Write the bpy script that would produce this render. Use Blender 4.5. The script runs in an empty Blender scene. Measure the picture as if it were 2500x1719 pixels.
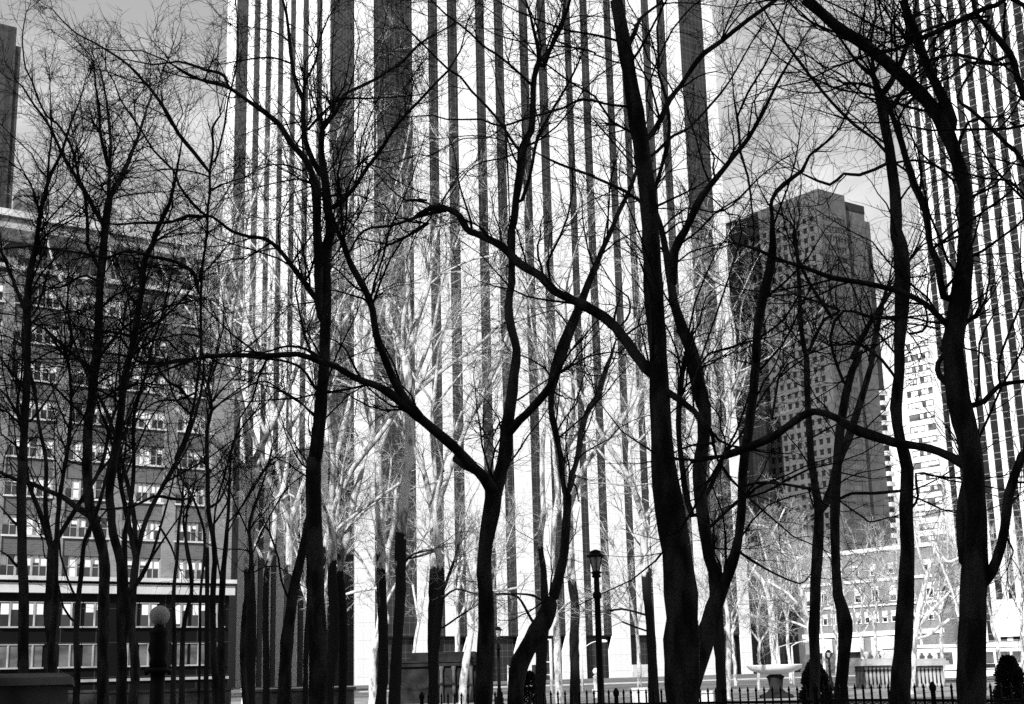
import bpy, bmesh, math, random
import numpy as np
from mathutils import Vector, Matrix
random.seed(7)
RNG = np.random.default_rng(11)
R = math.radians
scene = bpy.context.scene
col = scene.collection
PI = math.pi

# ------------------------------------------------------------------ camera
FPX = 3370.0                      # focal length in photograph pixels (2500 wide)
EYE = 1.6
zc = np.array([-370.0, 14460.0, -FPX]); zc /= np.linalg.norm(zc)     # world up seen from the camera
fc = np.array([0, 0, -1.0])
yc = fc - zc * fc.dot(zc); yc /= np.linalg.norm(yc)
xc = np.cross(yc, zc)
ROT = np.array([xc, yc, zc])      # world = ROT @ cam
cam = bpy.data.cameras.new('camera'); camo = bpy.data.objects.new('camera', cam); col.objects.link(camo)
cam.sensor_fit = 'HORIZONTAL'; cam.sensor_width = 36; cam.lens = FPX / 2500 * 36
cam.clip_start = 0.1; cam.clip_end = 20000
M = Matrix([[*ROT[0], 0], [*ROT[1], 0], [*ROT[2], EYE], [0, 0, 0, 1]])
camo.matrix_world = M
scene.camera = camo

def ray(px, py):
    return ROT @ np.array([px - 1250.0, 859.5 - py, -FPX])
def at(px, py, Y):                # point of the line of sight at depth Y
    d = ray(px, py); t = Y / d[1]
    return np.array([d[0] * t, Y, EYE + d[2] * t])
_v = ROT @ np.array([4700.0, -660.0, -FPX])
GRID = math.atan2(_v[0], _v[1])   # azimuth of the street grid (about 53 degrees)
DR = np.array([math.sin(GRID), math.cos(GRID)])          # facades running away to the right
DL = np.array([math.cos(GRID), -math.sin(GRID)])         # facades running from far left to near right

class Face:
    """vertical facade plane: plan point p, direction d (unit), outward normal n"""
    def __init__(s, p, d):
        s.p = np.array(p, float); s.d = d
        n = np.array([d[1], -d[0]])
        if n.dot(s.p) > 0: n = -n
        s.n = n
    def hit(s, px, py):
        r = ray(px, py)
        A = np.array([[r[0], -s.d[0]], [r[1], -s.d[1]]])
        t, u = np.linalg.solve(A, s.p)
        return u, EYE + t * r[2]
    def P(s, u, v, z):            # v outward
        q = s.p + s.d * u + s.n * v
        return (q[0], q[1], z)

# ------------------------------------------------------------------ mesh helper
class MB:
    def __init__(s): s.v = []; s.f = []
    def quad(s, a, b, c, d):
        k = len(s.v); s.v += [a, b, c, d]; s.f.append((k, k+1, k+2, k+3))
    def hexa(s, p):               # 8 points: bottom 0-3, top 4-7
        k = len(s.v); s.v += list(p)
        for q in ((0,3,2,1),(4,5,6,7),(0,1,5,4),(1,2,6,5),(2,3,7,6),(3,0,4,7)):
            s.f.append(tuple(k+i for i in q))
    def box(s, x0, x1, y0, y1, z0, z1):
        s.hexa([(x0,y0,z0),(x1,y0,z0),(x1,y1,z0),(x0,y1,z0),(x0,y0,z1),(x1,y0,z1),(x1,y1,z1),(x0,y1,z1)])
    def fbox(s, F, u0, u1, v0, v1, z0, z1):
        P = F.P
        s.hexa([P(u0,v0,z0),P(u1,v0,z0),P(u1,v1,z0),P(u0,v1,z0),P(u0,v0,z1),P(u1,v0,z1),P(u1,v1,z1),P(u0,v1,z1)])
    def lathe(s, x, y, prof, n=20, cap=True):
        k = len(s.v)
        for r, z in prof:
            for i in range(n):
                a = 2*PI*i/n; s.v.append((x + r*math.cos(a), y + r*math.sin(a), z))
        for j in range(len(prof)-1):
            for i in range(n):
                i2 = (i+1) % n
                s.f.append((k+j*n+i, k+j*n+i2, k+(j+1)*n+i2, k+(j+1)*n+i))
        if cap:
            s.f.append(tuple(k+i for i in reversed(range(n))))
            s.f.append(tuple(k+(len(prof)-1)*n+i for i in range(n)))
    def tube(s, pts, rad, n=8):
        pts = np.array(pts, float); rad = np.broadcast_to(np.array(rad, float), (len(pts),))
        v, f = tube_arrays(pts[None], rad[None], n)
        k = len(s.v); s.v += [tuple(q) for q in v]; s.f += [tuple(k+i for i in q) for q in f]
    def build(s, name, mat, parent=None, smooth=False, tag=None, fix=False):
        me = bpy.data.meshes.new(name); me.from_pydata([tuple(map(float, q)) for q in s.v], [], s.f)
        if fix:
            bm = bmesh.new(); bm.from_mesh(me); bmesh.ops.recalc_face_normals(bm, faces=bm.faces); bm.to_mesh(me); bm.free()
        me.materials.append(mat)
        if smooth: me.polygons.foreach_set('use_smooth', [True]*len(me.polygons))
        return link(name, me, parent, tag)

def link(name, me, parent=None, tag=None):
    o = bpy.data.objects.new(name, me); col.objects.link(o)
    if parent is not None: o.parent = parent
    if tag: settag(o, *tag)
    return o
def settag(o, label, cat, group=None):
    o['label'] = label; o['category'] = cat
    if group: o['group'] = group
def thing(name, label, cat, group=None):
    o = bpy.data.objects.new(name, None); o.empty_display_size = .2; col.objects.link(o)
    settag(o, label, cat, group); return o

def tube_arrays(P, Rr, n):
    """P (N,K,3), Rr (N,K) -> verts, quads for N tubes, all with K rings of n verts"""
    N, K, _ = P.shape
    T = np.empty_like(P)
    T[:, 1:-1] = P[:, 2:] - P[:, :-2]; T[:, 0] = P[:, 1]-P[:, 0]; T[:, -1] = P[:, -1]-P[:, -2]
    T /= np.linalg.norm(T, axis=2, keepdims=True) + 1e-9
    ref = np.zeros((N, 1, 3)); m = np.abs(T.mean(1)); ax = m.argmin(1); ref[np.arange(N), 0, ax] = 1
    A = np.cross(T, np.broadcast_to(ref, T.shape)); A /= np.linalg.norm(A, axis=2, keepdims=True) + 1e-9
    B = np.cross(T, A)
    an = np.arange(n) * 2*PI/n
    V = P[:, :, None] + Rr[:, :, None, None] * (A[:, :, None]*np.cos(an)[None, None, :, None] + B[:, :, None]*np.sin(an)[None, None, :, None])
    base = (np.arange(N)*K*n)[:, None, None] + (np.arange(K-1)*n)[None, :, None] + np.arange(n)[None, None]
    nxt = (np.arange(N)*K*n)[:, None, None] + (np.arange(K-1)*n)[None, :, None] + ((np.arange(n)+1) % n)[None, None]
    Q = np.stack([base, nxt, nxt+n, base+n], -1).reshape(-1, 4)
    return V.reshape(-1, 3), Q

def np_mesh(name, V, Q, mat, smooth=True):
    me = bpy.data.meshes.new(name)
    me.vertices.add(len(V)); me.vertices.foreach_set('co', V.astype(np.float32).ravel())
    me.loops.add(Q.size); me.loops.foreach_set('vertex_index', Q.astype(np.int32).ravel())
    me.polygons.add(len(Q)); me.polygons.foreach_set('loop_start', np.arange(len(Q), dtype=np.int32)*Q.shape[1])
    me.update(calc_edges=True)
    if smooth: me.polygons.foreach_set('use_smooth', np.ones(len(Q), bool))
    me.materials.append(mat); me.validate()
    return me

# ------------------------------------------------------------------ materials
def mat(name, val, rough=.8, spec=.3, noise=None, bump=None):
    m = bpy.data.materials.new(name); m.use_nodes = True
    nt = m.node_tree; b = nt.nodes['Principled BSDF']
    b.inputs['Base Color'].default_value = (val, val, val, 1)
    b.inputs['Roughness'].default_value = rough
    b.inputs['Specular IOR Level'].default_value = spec
    if noise:                      # (scale xyz, lo, hi, detail)
        sc, lo, hi = noise
        tc = nt.nodes.new('ShaderNodeTexCoord'); mp = nt.nodes.new('ShaderNodeMapping'); mp.inputs['Scale'].default_value = sc
        nz = nt.nodes.new('ShaderNodeTexNoise'); nz.inputs['Scale'].default_value = 1; nz.inputs['Detail'].default_value = 6
        rp = nt.nodes.new('ShaderNodeValToRGB'); rp.color_ramp.elements[0].position = .35; rp.color_ramp.elements[1].position = .65
        rp.color_ramp.elements[0].color = (lo, lo, lo, 1); rp.color_ramp.elements[1].color = (hi, hi, hi, 1)
        nt.links.new(tc.outputs['Object'], mp.inputs['Vector']); nt.links.new(mp.outputs[0], nz.inputs['Vector'])
        nt.links.new(nz.outputs['Fac'], rp.inputs['Fac']); nt.links.new(rp.outputs['Color'], b.inputs['Base Color'])
        if bump:
            bp = nt.nodes.new('ShaderNodeBump'); bp.inputs['Strength'].default_value = bump; bp.inputs['Distance'].default_value = .03
            nt.links.new(nz.outputs['Fac'], bp.inputs['Height']); nt.links.new(bp.outputs[0], b.inputs['Normal'])
    return m

def mth(nt, op, a, b=None, c=None):
    n = nt.nodes.new('ShaderNodeMath'); n.operation = op
    for i, q in enumerate((a, b, c)):
        if q is None: continue
        if isinstance(q, (int, float)): n.inputs[i].default_value = q
        else: nt.links.new(q, n.inputs[i])
    return n.outputs[0]

def grid_mat(name, F, base, line, per_z, wz, per_u=None, wu=0, z0=0, rough=.5, spec=.3, second=None, var=.12, nscale=.25, metallic=0):
    """a wall or a glass strip ruled with thin joints along z and along the facade direction"""
    m = bpy.data.materials.new(name); m.use_nodes = True
    nt = m.node_tree; b = nt.nodes['Principled BSDF']
    tc = nt.nodes.new('ShaderNodeTexCoord'); sp = nt.nodes.new('ShaderNodeSeparateXYZ'); nt.links.new(tc.outputs['Object'], sp.inputs[0])
    z = mth(nt, 'ADD', sp.outputs[2], 500 - z0)
    fz = mth(nt, 'FRACT', mth(nt, 'DIVIDE', z, per_z))
    l = mth(nt, 'LESS_THAN', fz, wz/per_z)
    if second:
        f2 = mth(nt, 'ABSOLUTE', mth(nt, 'SUBTRACT', fz, second)); l = mth(nt, 'MAXIMUM', l, mth(nt, 'LESS_THAN', f2, wz/per_z*.5))
    if per_u:
        u = mth(nt, 'ADD', mth(nt, 'MULTIPLY', sp.outputs[0], float(F.d[0])), mth(nt, 'MULTIPLY', sp.outputs[1], float(F.d[1])))
        u = mth(nt, 'ADD', u, 500 - float(F.p.dot(F.d)))
        fu = mth(nt, 'FRACT', mth(nt, 'DIVIDE', u, per_u)); l = mth(nt, 'MAXIMUM', l, mth(nt, 'LESS_THAN', fu, wu/per_u))
    nz = nt.nodes.new('ShaderNodeTexNoise'); nz.inputs['Scale'].default_value = nscale; nz.inputs['Detail'].default_value = 8
    nt.links.new(tc.outputs['Object'], nz.inputs['Vector'])
    # panels differ a little from one to the next
    wn = nt.nodes.new('ShaderNodeTexWhiteNoise'); wn.noise_dimensions = '1D'
    nt.links.new(mth(nt, 'FLOOR', mth(nt, 'DIVIDE', z, per_z)), wn.inputs['W'])
    k = mth(nt, 'MULTIPLY', mth(nt, 'ADD', mth(nt, 'MULTIPLY', nz.outputs['Fac'], .7), mth(nt, 'MULTIPLY', wn.outputs['Value'], .3)), var*2)
    bv = mth(nt, 'MULTIPLY', mth(nt, 'ADD', k, 1 - var), base)
    mx = nt.nodes.new('ShaderNodeMix'); mx.data_type = 'RGBA'
    nt.links.new(l, mx.inputs['Factor'])
    cb = nt.nodes.new('ShaderNodeCombineColor')
    for i in range(3): nt.links.new(bv, cb.inputs[i])
    nt.links.new(cb.outputs[0], mx.inputs['A']); mx.inputs['B'].default_value = (line, line, line, 1)
    nt.links.new(mx.outputs['Result'], b.inputs['Base Color'])
    b.inputs['Roughness'].default_value = rough; b.inputs['Specular IOR Level'].default_value = spec; b.inputs['Metallic'].default_value = metallic
    return m

def brick_mat(name, c1, c2, mort, scale=3.0):
    m = bpy.data.materials.new(name); m.use_nodes = True
    nt = m.node_tree; b = nt.nodes['Principled BSDF']
    tc = nt.nodes.new('ShaderNodeTexCoord'); mp = nt.nodes.new('ShaderNodeMapping')
    sp = nt.nodes.new('ShaderNodeSeparateXYZ'); nt.links.new(tc.outputs['Object'], sp.inputs[0])
    u = mth(nt, 'ADD', mth(nt, 'MULTIPLY', sp.outputs[0], float(DR[0])), mth(nt, 'MULTIPLY', sp.outputs[1], float(DR[1])))
    w = mth(nt, 'ADD', mth(nt, 'MULTIPLY', sp.outputs[0], float(DL[0])), mth(nt, 'MULTIPLY', sp.outputs[1], float(DL[1])))
    cm = nt.nodes.new('ShaderNodeCombineXYZ'); nt.links.new(mth(nt, 'ADD', u, w), cm.inputs[0]); nt.links.new(sp.outputs[2], cm.inputs[1])
    br = nt.nodes.new('ShaderNodeTexBrick'); br.inputs['Scale'].default_value = scale
    br.inputs['Color1'].default_value = (c1,c1,c1,1); br.inputs['Color2'].default_value = (c2,c2,c2,1); br.inputs['Mortar'].default_value = (mort,mort,mort,1)
    br.inputs['Mortar Size'].default_value = .03; br.inputs['Brick Width'].default_value = .9; br.inputs['Row Height'].default_value = .28
    nz = nt.nodes.new('ShaderNodeTexNoise'); nz.inputs['Scale'].default_value = .35; nz.inputs['Detail'].default_value = 8
    nt.links.new(tc.outputs['Object'], nz.inputs['Vector'])
    mx = nt.nodes.new('ShaderNodeMix'); mx.data_type = 'RGBA'; mx.blend_type = 'MULTIPLY'; mx.inputs['Factor'].default_value = 1
    rp = nt.nodes.new('ShaderNodeValToRGB'); rp.color_ramp.elements[0].position = .3; rp.color_ramp.elements[1].position = .7
    rp.color_ramp.elements[0].color = (.72,.72,.72,1); rp.color_ramp.elements[1].color = (1.15,1.15,1.15,1)
    nt.links.new(cm.outputs[0], br.inputs['Vector']); nt.links.new(nz.outputs['Fac'], rp.inputs['Fac'])
    nt.links.new(br.outputs['Color'], mx.inputs['A']); nt.links.new(rp.outputs['Color'], mx.inputs['B'])
    nt.links.new(mx.outputs['Result'], b.inputs['Base Color']); b.inputs['Roughness'].default_value = .9
    b.inputs['Specular IOR Level'].default_value = .2
    return m

def bark_mat(name, dark, light, lo=.42, hi=.6):
    """flaking plane-tree bark: large blotches over fine ridges"""
    m = bpy.data.materials.new(name); m.use_nodes = True
    nt = m.node_tree; b = nt.nodes['Principled BSDF']; b.inputs['Roughness'].default_value = .9; b.inputs['Specular IOR Level'].default_value = .04
    tc = nt.nodes.new('ShaderNodeTexCoord'); mp = nt.nodes.new('ShaderNodeMapping'); mp.inputs['Scale'].default_value = (5, 5, 1.6)
    n1 = nt.nodes.new('ShaderNodeTexNoise'); n1.inputs['Scale'].default_value = 1; n1.inputs['Detail'].default_value = 5
    n2 = nt.nodes.new('ShaderNodeTexNoise'); n2.inputs['Scale'].default_value = 14; n2.inputs['Detail'].default_value = 6
    rp = nt.nodes.new('ShaderNodeValToRGB'); rp.color_ramp.elements[0].position = lo; rp.color_ramp.elements[1].position = hi
    rp.color_ramp.elements[0].color = (dark,dark,dark,1); rp.color_ramp.elements[1].color = (light,light,light,1)
    nt.links.new(tc.outputs['Object'], mp.inputs['Vector']); nt.links.new(mp.outputs[0], n1.inputs['Vector']); nt.links.new(mp.outputs[0], n2.inputs['Vector'])
    nt.links.new(n1.outputs['Fac'], rp.inputs['Fac'])
    bp = nt.nodes.new('ShaderNodeBump'); bp.inputs['Strength'].default_value = 1.0; bp.inputs['Distance'].default_value = .06
    nt.links.new(n2.outputs['Fac'], bp.inputs['Height']); nt.links.new(bp.outputs[0], b.inputs['Normal'])
    nt.links.new(rp.outputs['Color'], b.inputs['Base Color'])
    return m

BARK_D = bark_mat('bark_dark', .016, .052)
def bark_foot_shade(name, z0, z1):
    """plane tree: flaked pale bark, with the shade on the trunk foot painted in as dark bark"""
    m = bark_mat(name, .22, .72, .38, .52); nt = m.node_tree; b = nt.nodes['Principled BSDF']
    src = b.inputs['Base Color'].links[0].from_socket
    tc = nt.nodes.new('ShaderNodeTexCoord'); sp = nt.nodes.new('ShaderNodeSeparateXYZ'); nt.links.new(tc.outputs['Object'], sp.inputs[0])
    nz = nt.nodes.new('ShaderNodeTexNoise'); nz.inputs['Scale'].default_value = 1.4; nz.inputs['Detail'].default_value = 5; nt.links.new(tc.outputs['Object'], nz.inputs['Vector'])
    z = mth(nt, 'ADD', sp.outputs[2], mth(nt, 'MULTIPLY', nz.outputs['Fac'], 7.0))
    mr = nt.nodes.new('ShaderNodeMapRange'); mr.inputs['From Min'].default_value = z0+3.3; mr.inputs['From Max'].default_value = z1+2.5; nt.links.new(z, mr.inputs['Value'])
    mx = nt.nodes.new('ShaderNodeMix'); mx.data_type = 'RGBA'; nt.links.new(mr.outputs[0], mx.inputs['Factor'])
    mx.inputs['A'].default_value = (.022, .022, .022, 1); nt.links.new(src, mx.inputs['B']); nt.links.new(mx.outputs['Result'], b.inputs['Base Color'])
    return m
BARK_T = bark_foot_shade('bark_shaded_foot', 6.2, 7.4)  # shade on the lower trunks painted into the bark colour by height
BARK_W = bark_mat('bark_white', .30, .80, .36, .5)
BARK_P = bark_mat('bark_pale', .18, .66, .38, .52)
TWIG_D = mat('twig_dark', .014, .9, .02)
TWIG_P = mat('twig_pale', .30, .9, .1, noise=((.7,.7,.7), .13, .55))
IRON = mat('iron', .008, .6, .08)
STONE_K = mat('near_black_stone', .04, .9, .1, noise=((1.3,1.3,1.3), .008, .028), bump=.5)  # near-black so the sunlit kiosk reads as shaded; also the fountain stem
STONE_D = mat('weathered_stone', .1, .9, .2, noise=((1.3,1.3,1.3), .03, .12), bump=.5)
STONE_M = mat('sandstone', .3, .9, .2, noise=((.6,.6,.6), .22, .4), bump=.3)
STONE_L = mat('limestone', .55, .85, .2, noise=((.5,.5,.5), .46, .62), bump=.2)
WHITE = mat('white_paint', .8, .5, .4)
BLIND = mat('white_blind', .78, .7, .3)
GLASS = mat('dark_glass', .015, .08, .6)
GLASS_G = mat('grey_glass', .07, .2, .5, noise=((.4,.4,.8), .04, .16))
DARK = mat('dark_recess', .02, .8, .2)
METAL = mat('pale_metal', .55, .4, .5)
SHRUB = mat('evergreen', .03, .8, .2)
LANTERN = mat('lantern_glass', .5, .3, .4)

# ------------------------------------------------------------------ world, sun
SUN_AZ, SUN_EL = R(-155), R(26.5)
w = bpy.data.worlds.new('World'); scene.world = w; w.use_nodes = True
nt = w.node_tree; bg = nt.nodes['Background']
sky = nt.nodes.new('ShaderNodeTexSky'); sky.sky_type = 'NISHITA'; sky.sun_disc = False
sky.sun_elevation = SUN_EL; sky.sun_rotation = SUN_AZ % (2*PI); sky.dust_density = 2.0
sc_ = nt.nodes.new('ShaderNodeSeparateColor'); nt.links.new(sky.outputs[0], sc_.inputs[0])
red = mth(nt, 'ADD', mth(nt, 'MULTIPLY', sc_.outputs[0], .75), mth(nt, 'MULTIPLY', sc_.outputs[1], .25))   # black-and-white film behind a red filter
tc = nt.nodes.new('ShaderNodeTexCoord'); mp = nt.nodes.new('ShaderNodeMapping'); mp.inputs['Scale'].default_value = (2.2, 2.2, 6.0)
mp.inputs['Rotation'].default_value = (0, R(14), R(20))
nz = nt.nodes.new('ShaderNodeTexNoise'); nz.inputs['Scale'].default_value = 1.6; nz.inputs['Detail'].default_value = 9; nz.inputs['Roughness'].default_value = .62
nz.inputs['Distortion'].default_value = .5
nt.links.new(tc.outputs['Generated'], mp.inputs['Vector']); nt.links.new(mp.outputs[0], nz.inputs['Vector'])
rp = nt.nodes.new('ShaderNodeValToRGB'); rp.color_ramp.elements[0].position = .42; rp.color_ramp.elements[1].position = .74
nt.links.new(nz.outputs['Fac'], rp.inputs['Fac'])
sx = nt.nodes.new('ShaderNodeSeparateXYZ'); nt.links.new(tc.outputs['Generated'], sx.inputs[0])
thick = mth(nt, 'DIVIDE', 1.0, mth(nt, 'ADD', mth(nt, 'MAXIMUM', sx.outputs[2], 0.0), .22))     # a thin high veil: deeper towards the horizon
cl = mth(nt, 'MULTIPLY', mth(nt, 'ADD', mth(nt, 'MULTIPLY', rp.outputs['Color'], 2.8), 1.75), thick)
tot = mth(nt, 'ADD', mth(nt, 'MULTIPLY', red, .8), cl)
cc = nt.nodes.new('ShaderNodeCombineColor')
for i in range(3): nt.links.new(tot, cc.inputs[i])
nt.links.new(cc.outputs[0], bg.inputs['Color']); bg.inputs['Strength'].default_value = .095

sl = bpy.data.lights.new('sun', 'SUN'); sl.energy = 5.0; sl.angle = R(.5); sl.color = (1, 1, 1)
so = bpy.data.objects.new('sun', sl); col.objects.link(so)
sd = Vector((math.sin(SUN_AZ)*math.cos(SUN_EL), math.cos(SUN_AZ)*math.cos(SUN_EL), math.sin(SUN_EL)))
so.rotation_euler = sd.to_track_quat('Z', 'Y').to_euler(); so.location = (0, -50, 60)

scene.view_settings.view_transform = 'Standard'; scene.view_settings.look = 'None'
scene.view_settings.exposure = 0.42; scene.view_settings.gamma = 1
scene.cycles.use_denoising = False          # the sampling noise is left in, like the grain of the film
scene.cycles.max_bounces = 4; scene.cycles.diffuse_bounces = 2; scene.cycles.glossy_bounces = 2
scene.cycles.use_adaptive_sampling = False

# ------------------------------------------------------------------ ground
def struct(name, mb, m):
    o = mb.build(name, m); o['kind'] = 'structure'; return o
mb = MB(); mb.quad((-6000,-3000,0),(6000,-3000,0),(6000,9000,0),(-6000,9000,0))
struct('ground', mb, mat('park_ground', .16, .95, .1, noise=((.15,.15,.15), .09, .22)))
AV = Face([0, 178], DR)
mb = MB(); mb.quad(AV.P(-300,0,.004),AV.P(400,0,.004),AV.P(400,-16,.004),AV.P(-300,-16,.004))
struct('road', mb, mat('asphalt', .06, .9, .2, noise=((.3,.3,.3), .045, .08)))
mb = MB(); mb.fbox(AV, -300, 400, 0, 5, -.02, .13); struct('pavement', mb, STONE_L)
mb = MB(); mb.quad((-60,64,.004),(70,64,.004),(110,112,.004),(-60,112,.004)); struct('path', mb, mat('gravel_path', .42, .95, .1, noise=((1,1,1), .24, .38)))

# ------------------------------------------------------------------ marble tower
FD = 300.0
p0 = at(870, 1450, FD)
TF = Face([p0[0], p0[1]], DR); TLf = Face([p0[0], p0[1]], DL)
FLOOR = 3.8
MARBLE = grid_mat('marble_facing', TF, .70, .42, FLOOR, .07, per_u=1.9, wu=.03, rough=.6, var=.04, nscale=.08)
GLASS_F = grid_mat('tower_glass', TF, .028, .11, FLOOR, .07, per_u=1.45, wu=.07, rough=.35, spec=.12, second=.36, var=.35, nscale=.12)
GLASS_L = grid_mat('tower_glass_side', TLf, .022, .08, FLOOR, .07, per_u=1.5, wu=.06, rough=.35, spec=.1, second=.36, var=.35, nscale=.12)
TTOP = 195.0
YR = 745
tower = thing('office_tower', 'very tall office tower with alternating white marble piers and dark glass strips filling the middle', 'tower')
edges = [870,913,1012,1052,1077,1101,1127,1173,1197,1221,1245,1285,1308,1332,1355,1400,1418,1442,1462,1503,1522,1544,1562,1600,1620,1640,1660,1696,1757,1782]
U = [TF.hit(e, YR)[0] for e in edges]; U[0] = 0.0
ZB = TF.hit(1490, 1551)[1]
LB = 2.7
def pier(F, u0, u1, z0, z1, d=.16, name='pier', m=None):
    mb = MB(); mb.fbox(F, u0, u1, -.2, d, z0, z1); return mb.build(name, m or MARBLE, tower)
def strip(F, u0, u1, z0, z1, m, name='window_strip'):
    mb = MB(); mb.fbox(F, u0, u1, -.3, 0.0, z0, z1)
    return mb.build(name, m, tower)
for i in range(len(U)-1):
    white = i % 2 == 0
    wpx = edges[i+1]-edges[i]
    if white:
        wide = wpx > 30 or i in (0, 28)
        if wide:
            mb = MB(); mb.fbox(TF, U[i], U[i+1], -.2, .16, ZB, TTOP)
            ch = 1.3 if i not in (0, 28) else 0
            P = TF.P                                # pier widens below the first floor line
            z1, z0_ = ZB-1.2, ZB-3.6
            mb.hexa([P(U[i]-ch,-.2,z0_),P(U[i+1],-.2,z0_),P(U[i+1],.16,z0_),P(U[i]-ch,.16,z0_),P(U[i],-.2,ZB),P(U[i+1],-.2,ZB),P(U[i+1],.16,ZB),P(U[i],.16,ZB)])
            mb.fbox(TF, U[i]-ch, U[i+1], -.2, .16, 0, z0_)
            mb.build('pier', MARBLE, tower)
        else:
            pier(TF, U[i], U[i+1], ZB, TTOP)
    else:
        strip(TF, U[i]-.0, U[i+1], ZB, TTOP, GLASS_F)
# recessed ground floor glazing between the wide piers
wide_idx = [i for i in range(0, len(U)-1, 2) if edges[i+1]-edges[i] > 30 or i in (0, 28)]
for a, b in zip(wide_idx[:-1], wide_idx[1:]):
    mb = MB(); mb.fbox(TF, U[a+1], U[b], -2.2, -1.6, 0, ZB-.25)
    mb.build('lobby_glazing', GLASS_F, tower)
    mb = MB(); mb.fbox(TF, U[a+1], U[b], -1.6, -.2, ZB-.25, ZB); mb.build('soffit', DARK, tower)
mb = MB()
for k in (5,):
    a, b = wide_idx[k], wide_idx[k+1]
    mb.fbox(TF, U[a+1]+.1, U[b]-1.4, -1.5, .3, 0, 3.0)
mb.build('planter_wall', STONE_L, tower)
# side face, left of the corner
le = [540,563,594,609,625,640,654,671,685,702,716,734,749,769,784,803,866]
UL = [TLf.hit(e, YR)[0] for e in le]
for i in range(len(UL)-1):
    if i % 2 == 0: pier(TLf, UL[i], UL[i+1], 0, TTOP, d=.14)
    else: strip(TLf, UL[i], UL[i+1], 0, TTOP, GLASS_L)
pier(TLf, UL[-1], 0.0, 0, TTOP, d=.14)
# body behind the skins
mb = MB()
c = p0[:2]; uR = U[-1]; uL = UL[0]
a = c - TF.n*2.6 - TLf.n*2.6
q = [a, c + DR*(uR-.1) - TF.n*2.6, c + DR*(uR-.1) + DL*uL*.98, c + DL*(uL*.98) - TLf.n*2.6]
mb.hexa([(p[0],p[1],0) for p in q]+[(p[0],p[1],TTOP-.3) for p in q]); mb.build('core', DARK, tower, fix=True)
# lower annex beside its right edge
WG = Face(TF.P(U[-1], -6, 0)[:2], DR)
annex = thing('glass_annex', 'dark glass block rising beside the right edge of the marble tower', 'building')
GLASS_W = grid_mat('annex_glass', WG, .018, .06, FLOOR, .06, per_u=1.6, wu=.08, rough=.4, spec=.1, second=.4, var=.3)
def top_at(F, px, py): return F.hit(px, py)[1]
u0 = .02; u1 = WG.hit(1806, YR)[0]; u2 = WG.hit(1868, 1000)[0]; u3 = WG.hit(1890, 1180)[0]
mb = MB(); mb.fbox(WG, u0, u1, -20, 0, 0, top_at(WG, 1775, 572)); mb.build('shaft', GLASS_W, annex)
mb = MB(); mb.fbox(WG, u1, u2, -20, -.02, 0, top_at(WG, 1850, 918)); mb.build('middle_block', GLASS_W, annex)
mb = MB(); mb.fbox(WG, u2, u3, -18, -.04, 0, top_at(WG, 1885, 1185)); mb.build('low_block', GLASS_W, annex)

# ------------------------------------------------------------------ right tower
q0 = at(2466, 1000, 262.0)
RF = Face([q0[0], q0[1]], DL)
rt = thing('striped_tower', 'tall tower with narrow white stripes and dark windows leaning over the right edge', 'tower')
GLASS_R = grid_mat('right_glass', RF, .02, .2, FLOOR, .13, per_u=20, wu=.01, rough=.3, spec=.12, second=.34, var=.4, nscale=.2)
st = [2291.6,2317.6,2344.9,2373,2402,2433.5,2466.4,2500,2535,2572,2610,2650]
US = [RF.hit(e, 1000)[0] for e in st]
ZRB = RF.hit(2405, 1567)[1]; RTOP = 200
for i in range(len(US)-1):
    wdt = (US[i+1]-US[i])
    mb = MB(); mb.fbox(RF, US[i], US[i]+wdt*.42, -.2, .16, ZRB, RTOP); mb.build('pier', MARBLE, rt)
    mb = MB(); mb.fbox(RF, US[i]+wdt*.42, US[i+1], -.4, 0, ZRB, RTOP); mb.build('window_strip', GLASS_R, rt)
mb = MB(); mb.fbox(RF, US[0], US[-1], -30, -.45, 0, RTOP); mb.build('core', STONE_L, rt)
mb = MB(); mb.fbox(RF, US[0]-.3, US[-1], -.3, .25, 0, ZRB-.02); mb.build('base_wall', STONE_M, rt)
mb = MB(); mb.fbox(RF, US[0]-.5, US[-1], .27, 1.4, ZRB-1.1, ZRB-.3); mb.build('canopy', STONE_L, rt)
uA, zA = RF.hit(2440, 1465); uB, zB_ = RF.hit(2497, 1553)
mb = MB(); mb.fbox(RF, uA, uB+4, .5, .9, zB_, zA); mb.build('white_screen', WHITE, rt)

# ------------------------------------------------------------------ white banded building left of it
bq = at(2290, 1000, 300.0); BF = Face([bq[0], bq[1]], DL)
bb = thing('banded_building', 'bright white building with ribbon windows squeezed left of the striped tower', 'building')
ub0 = BF.hit(2216, 1000)[0]; ub1 = 3.0
zt = BF.hit(2270, 640)[1]; zw = BF.hit(2270, 815)[1]
mb = MB(); mb.fbox(BF, ub0, ub1, -14, 0, 0, zt); mb.build('wall', STONE_L, bb)
fl = 27.6*300/3460*1.13
z = zw; k = 0
while z > 20 and k < 20:
    mb = MB(); mb.fbox(BF, ub0+.3, -.9, .0, .35, z-fl*.44, z); mb.build('balcony_band', WHITE, bb)
    mb = MB(); mb.fbox(BF, ub0+.3, -.9, .02, .1, z-fl*.99, z-fl*.46); wn = mb.build('window_ribbon', GLASS_G, bb)
    for j in range(7):
        mb = MB()
        if random.random() < .6:
            a = ub0+.5+j*(-1.4-ub0)/7; mb.fbox(BF, a, a+(-1.4-ub0)/7*.85, .11, .14, z-fl*random.uniform(.8,.97), z-fl*.5)
        if mb.v: mb.build('blind', BLIND, wn)
    z -= fl; k += 1

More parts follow.
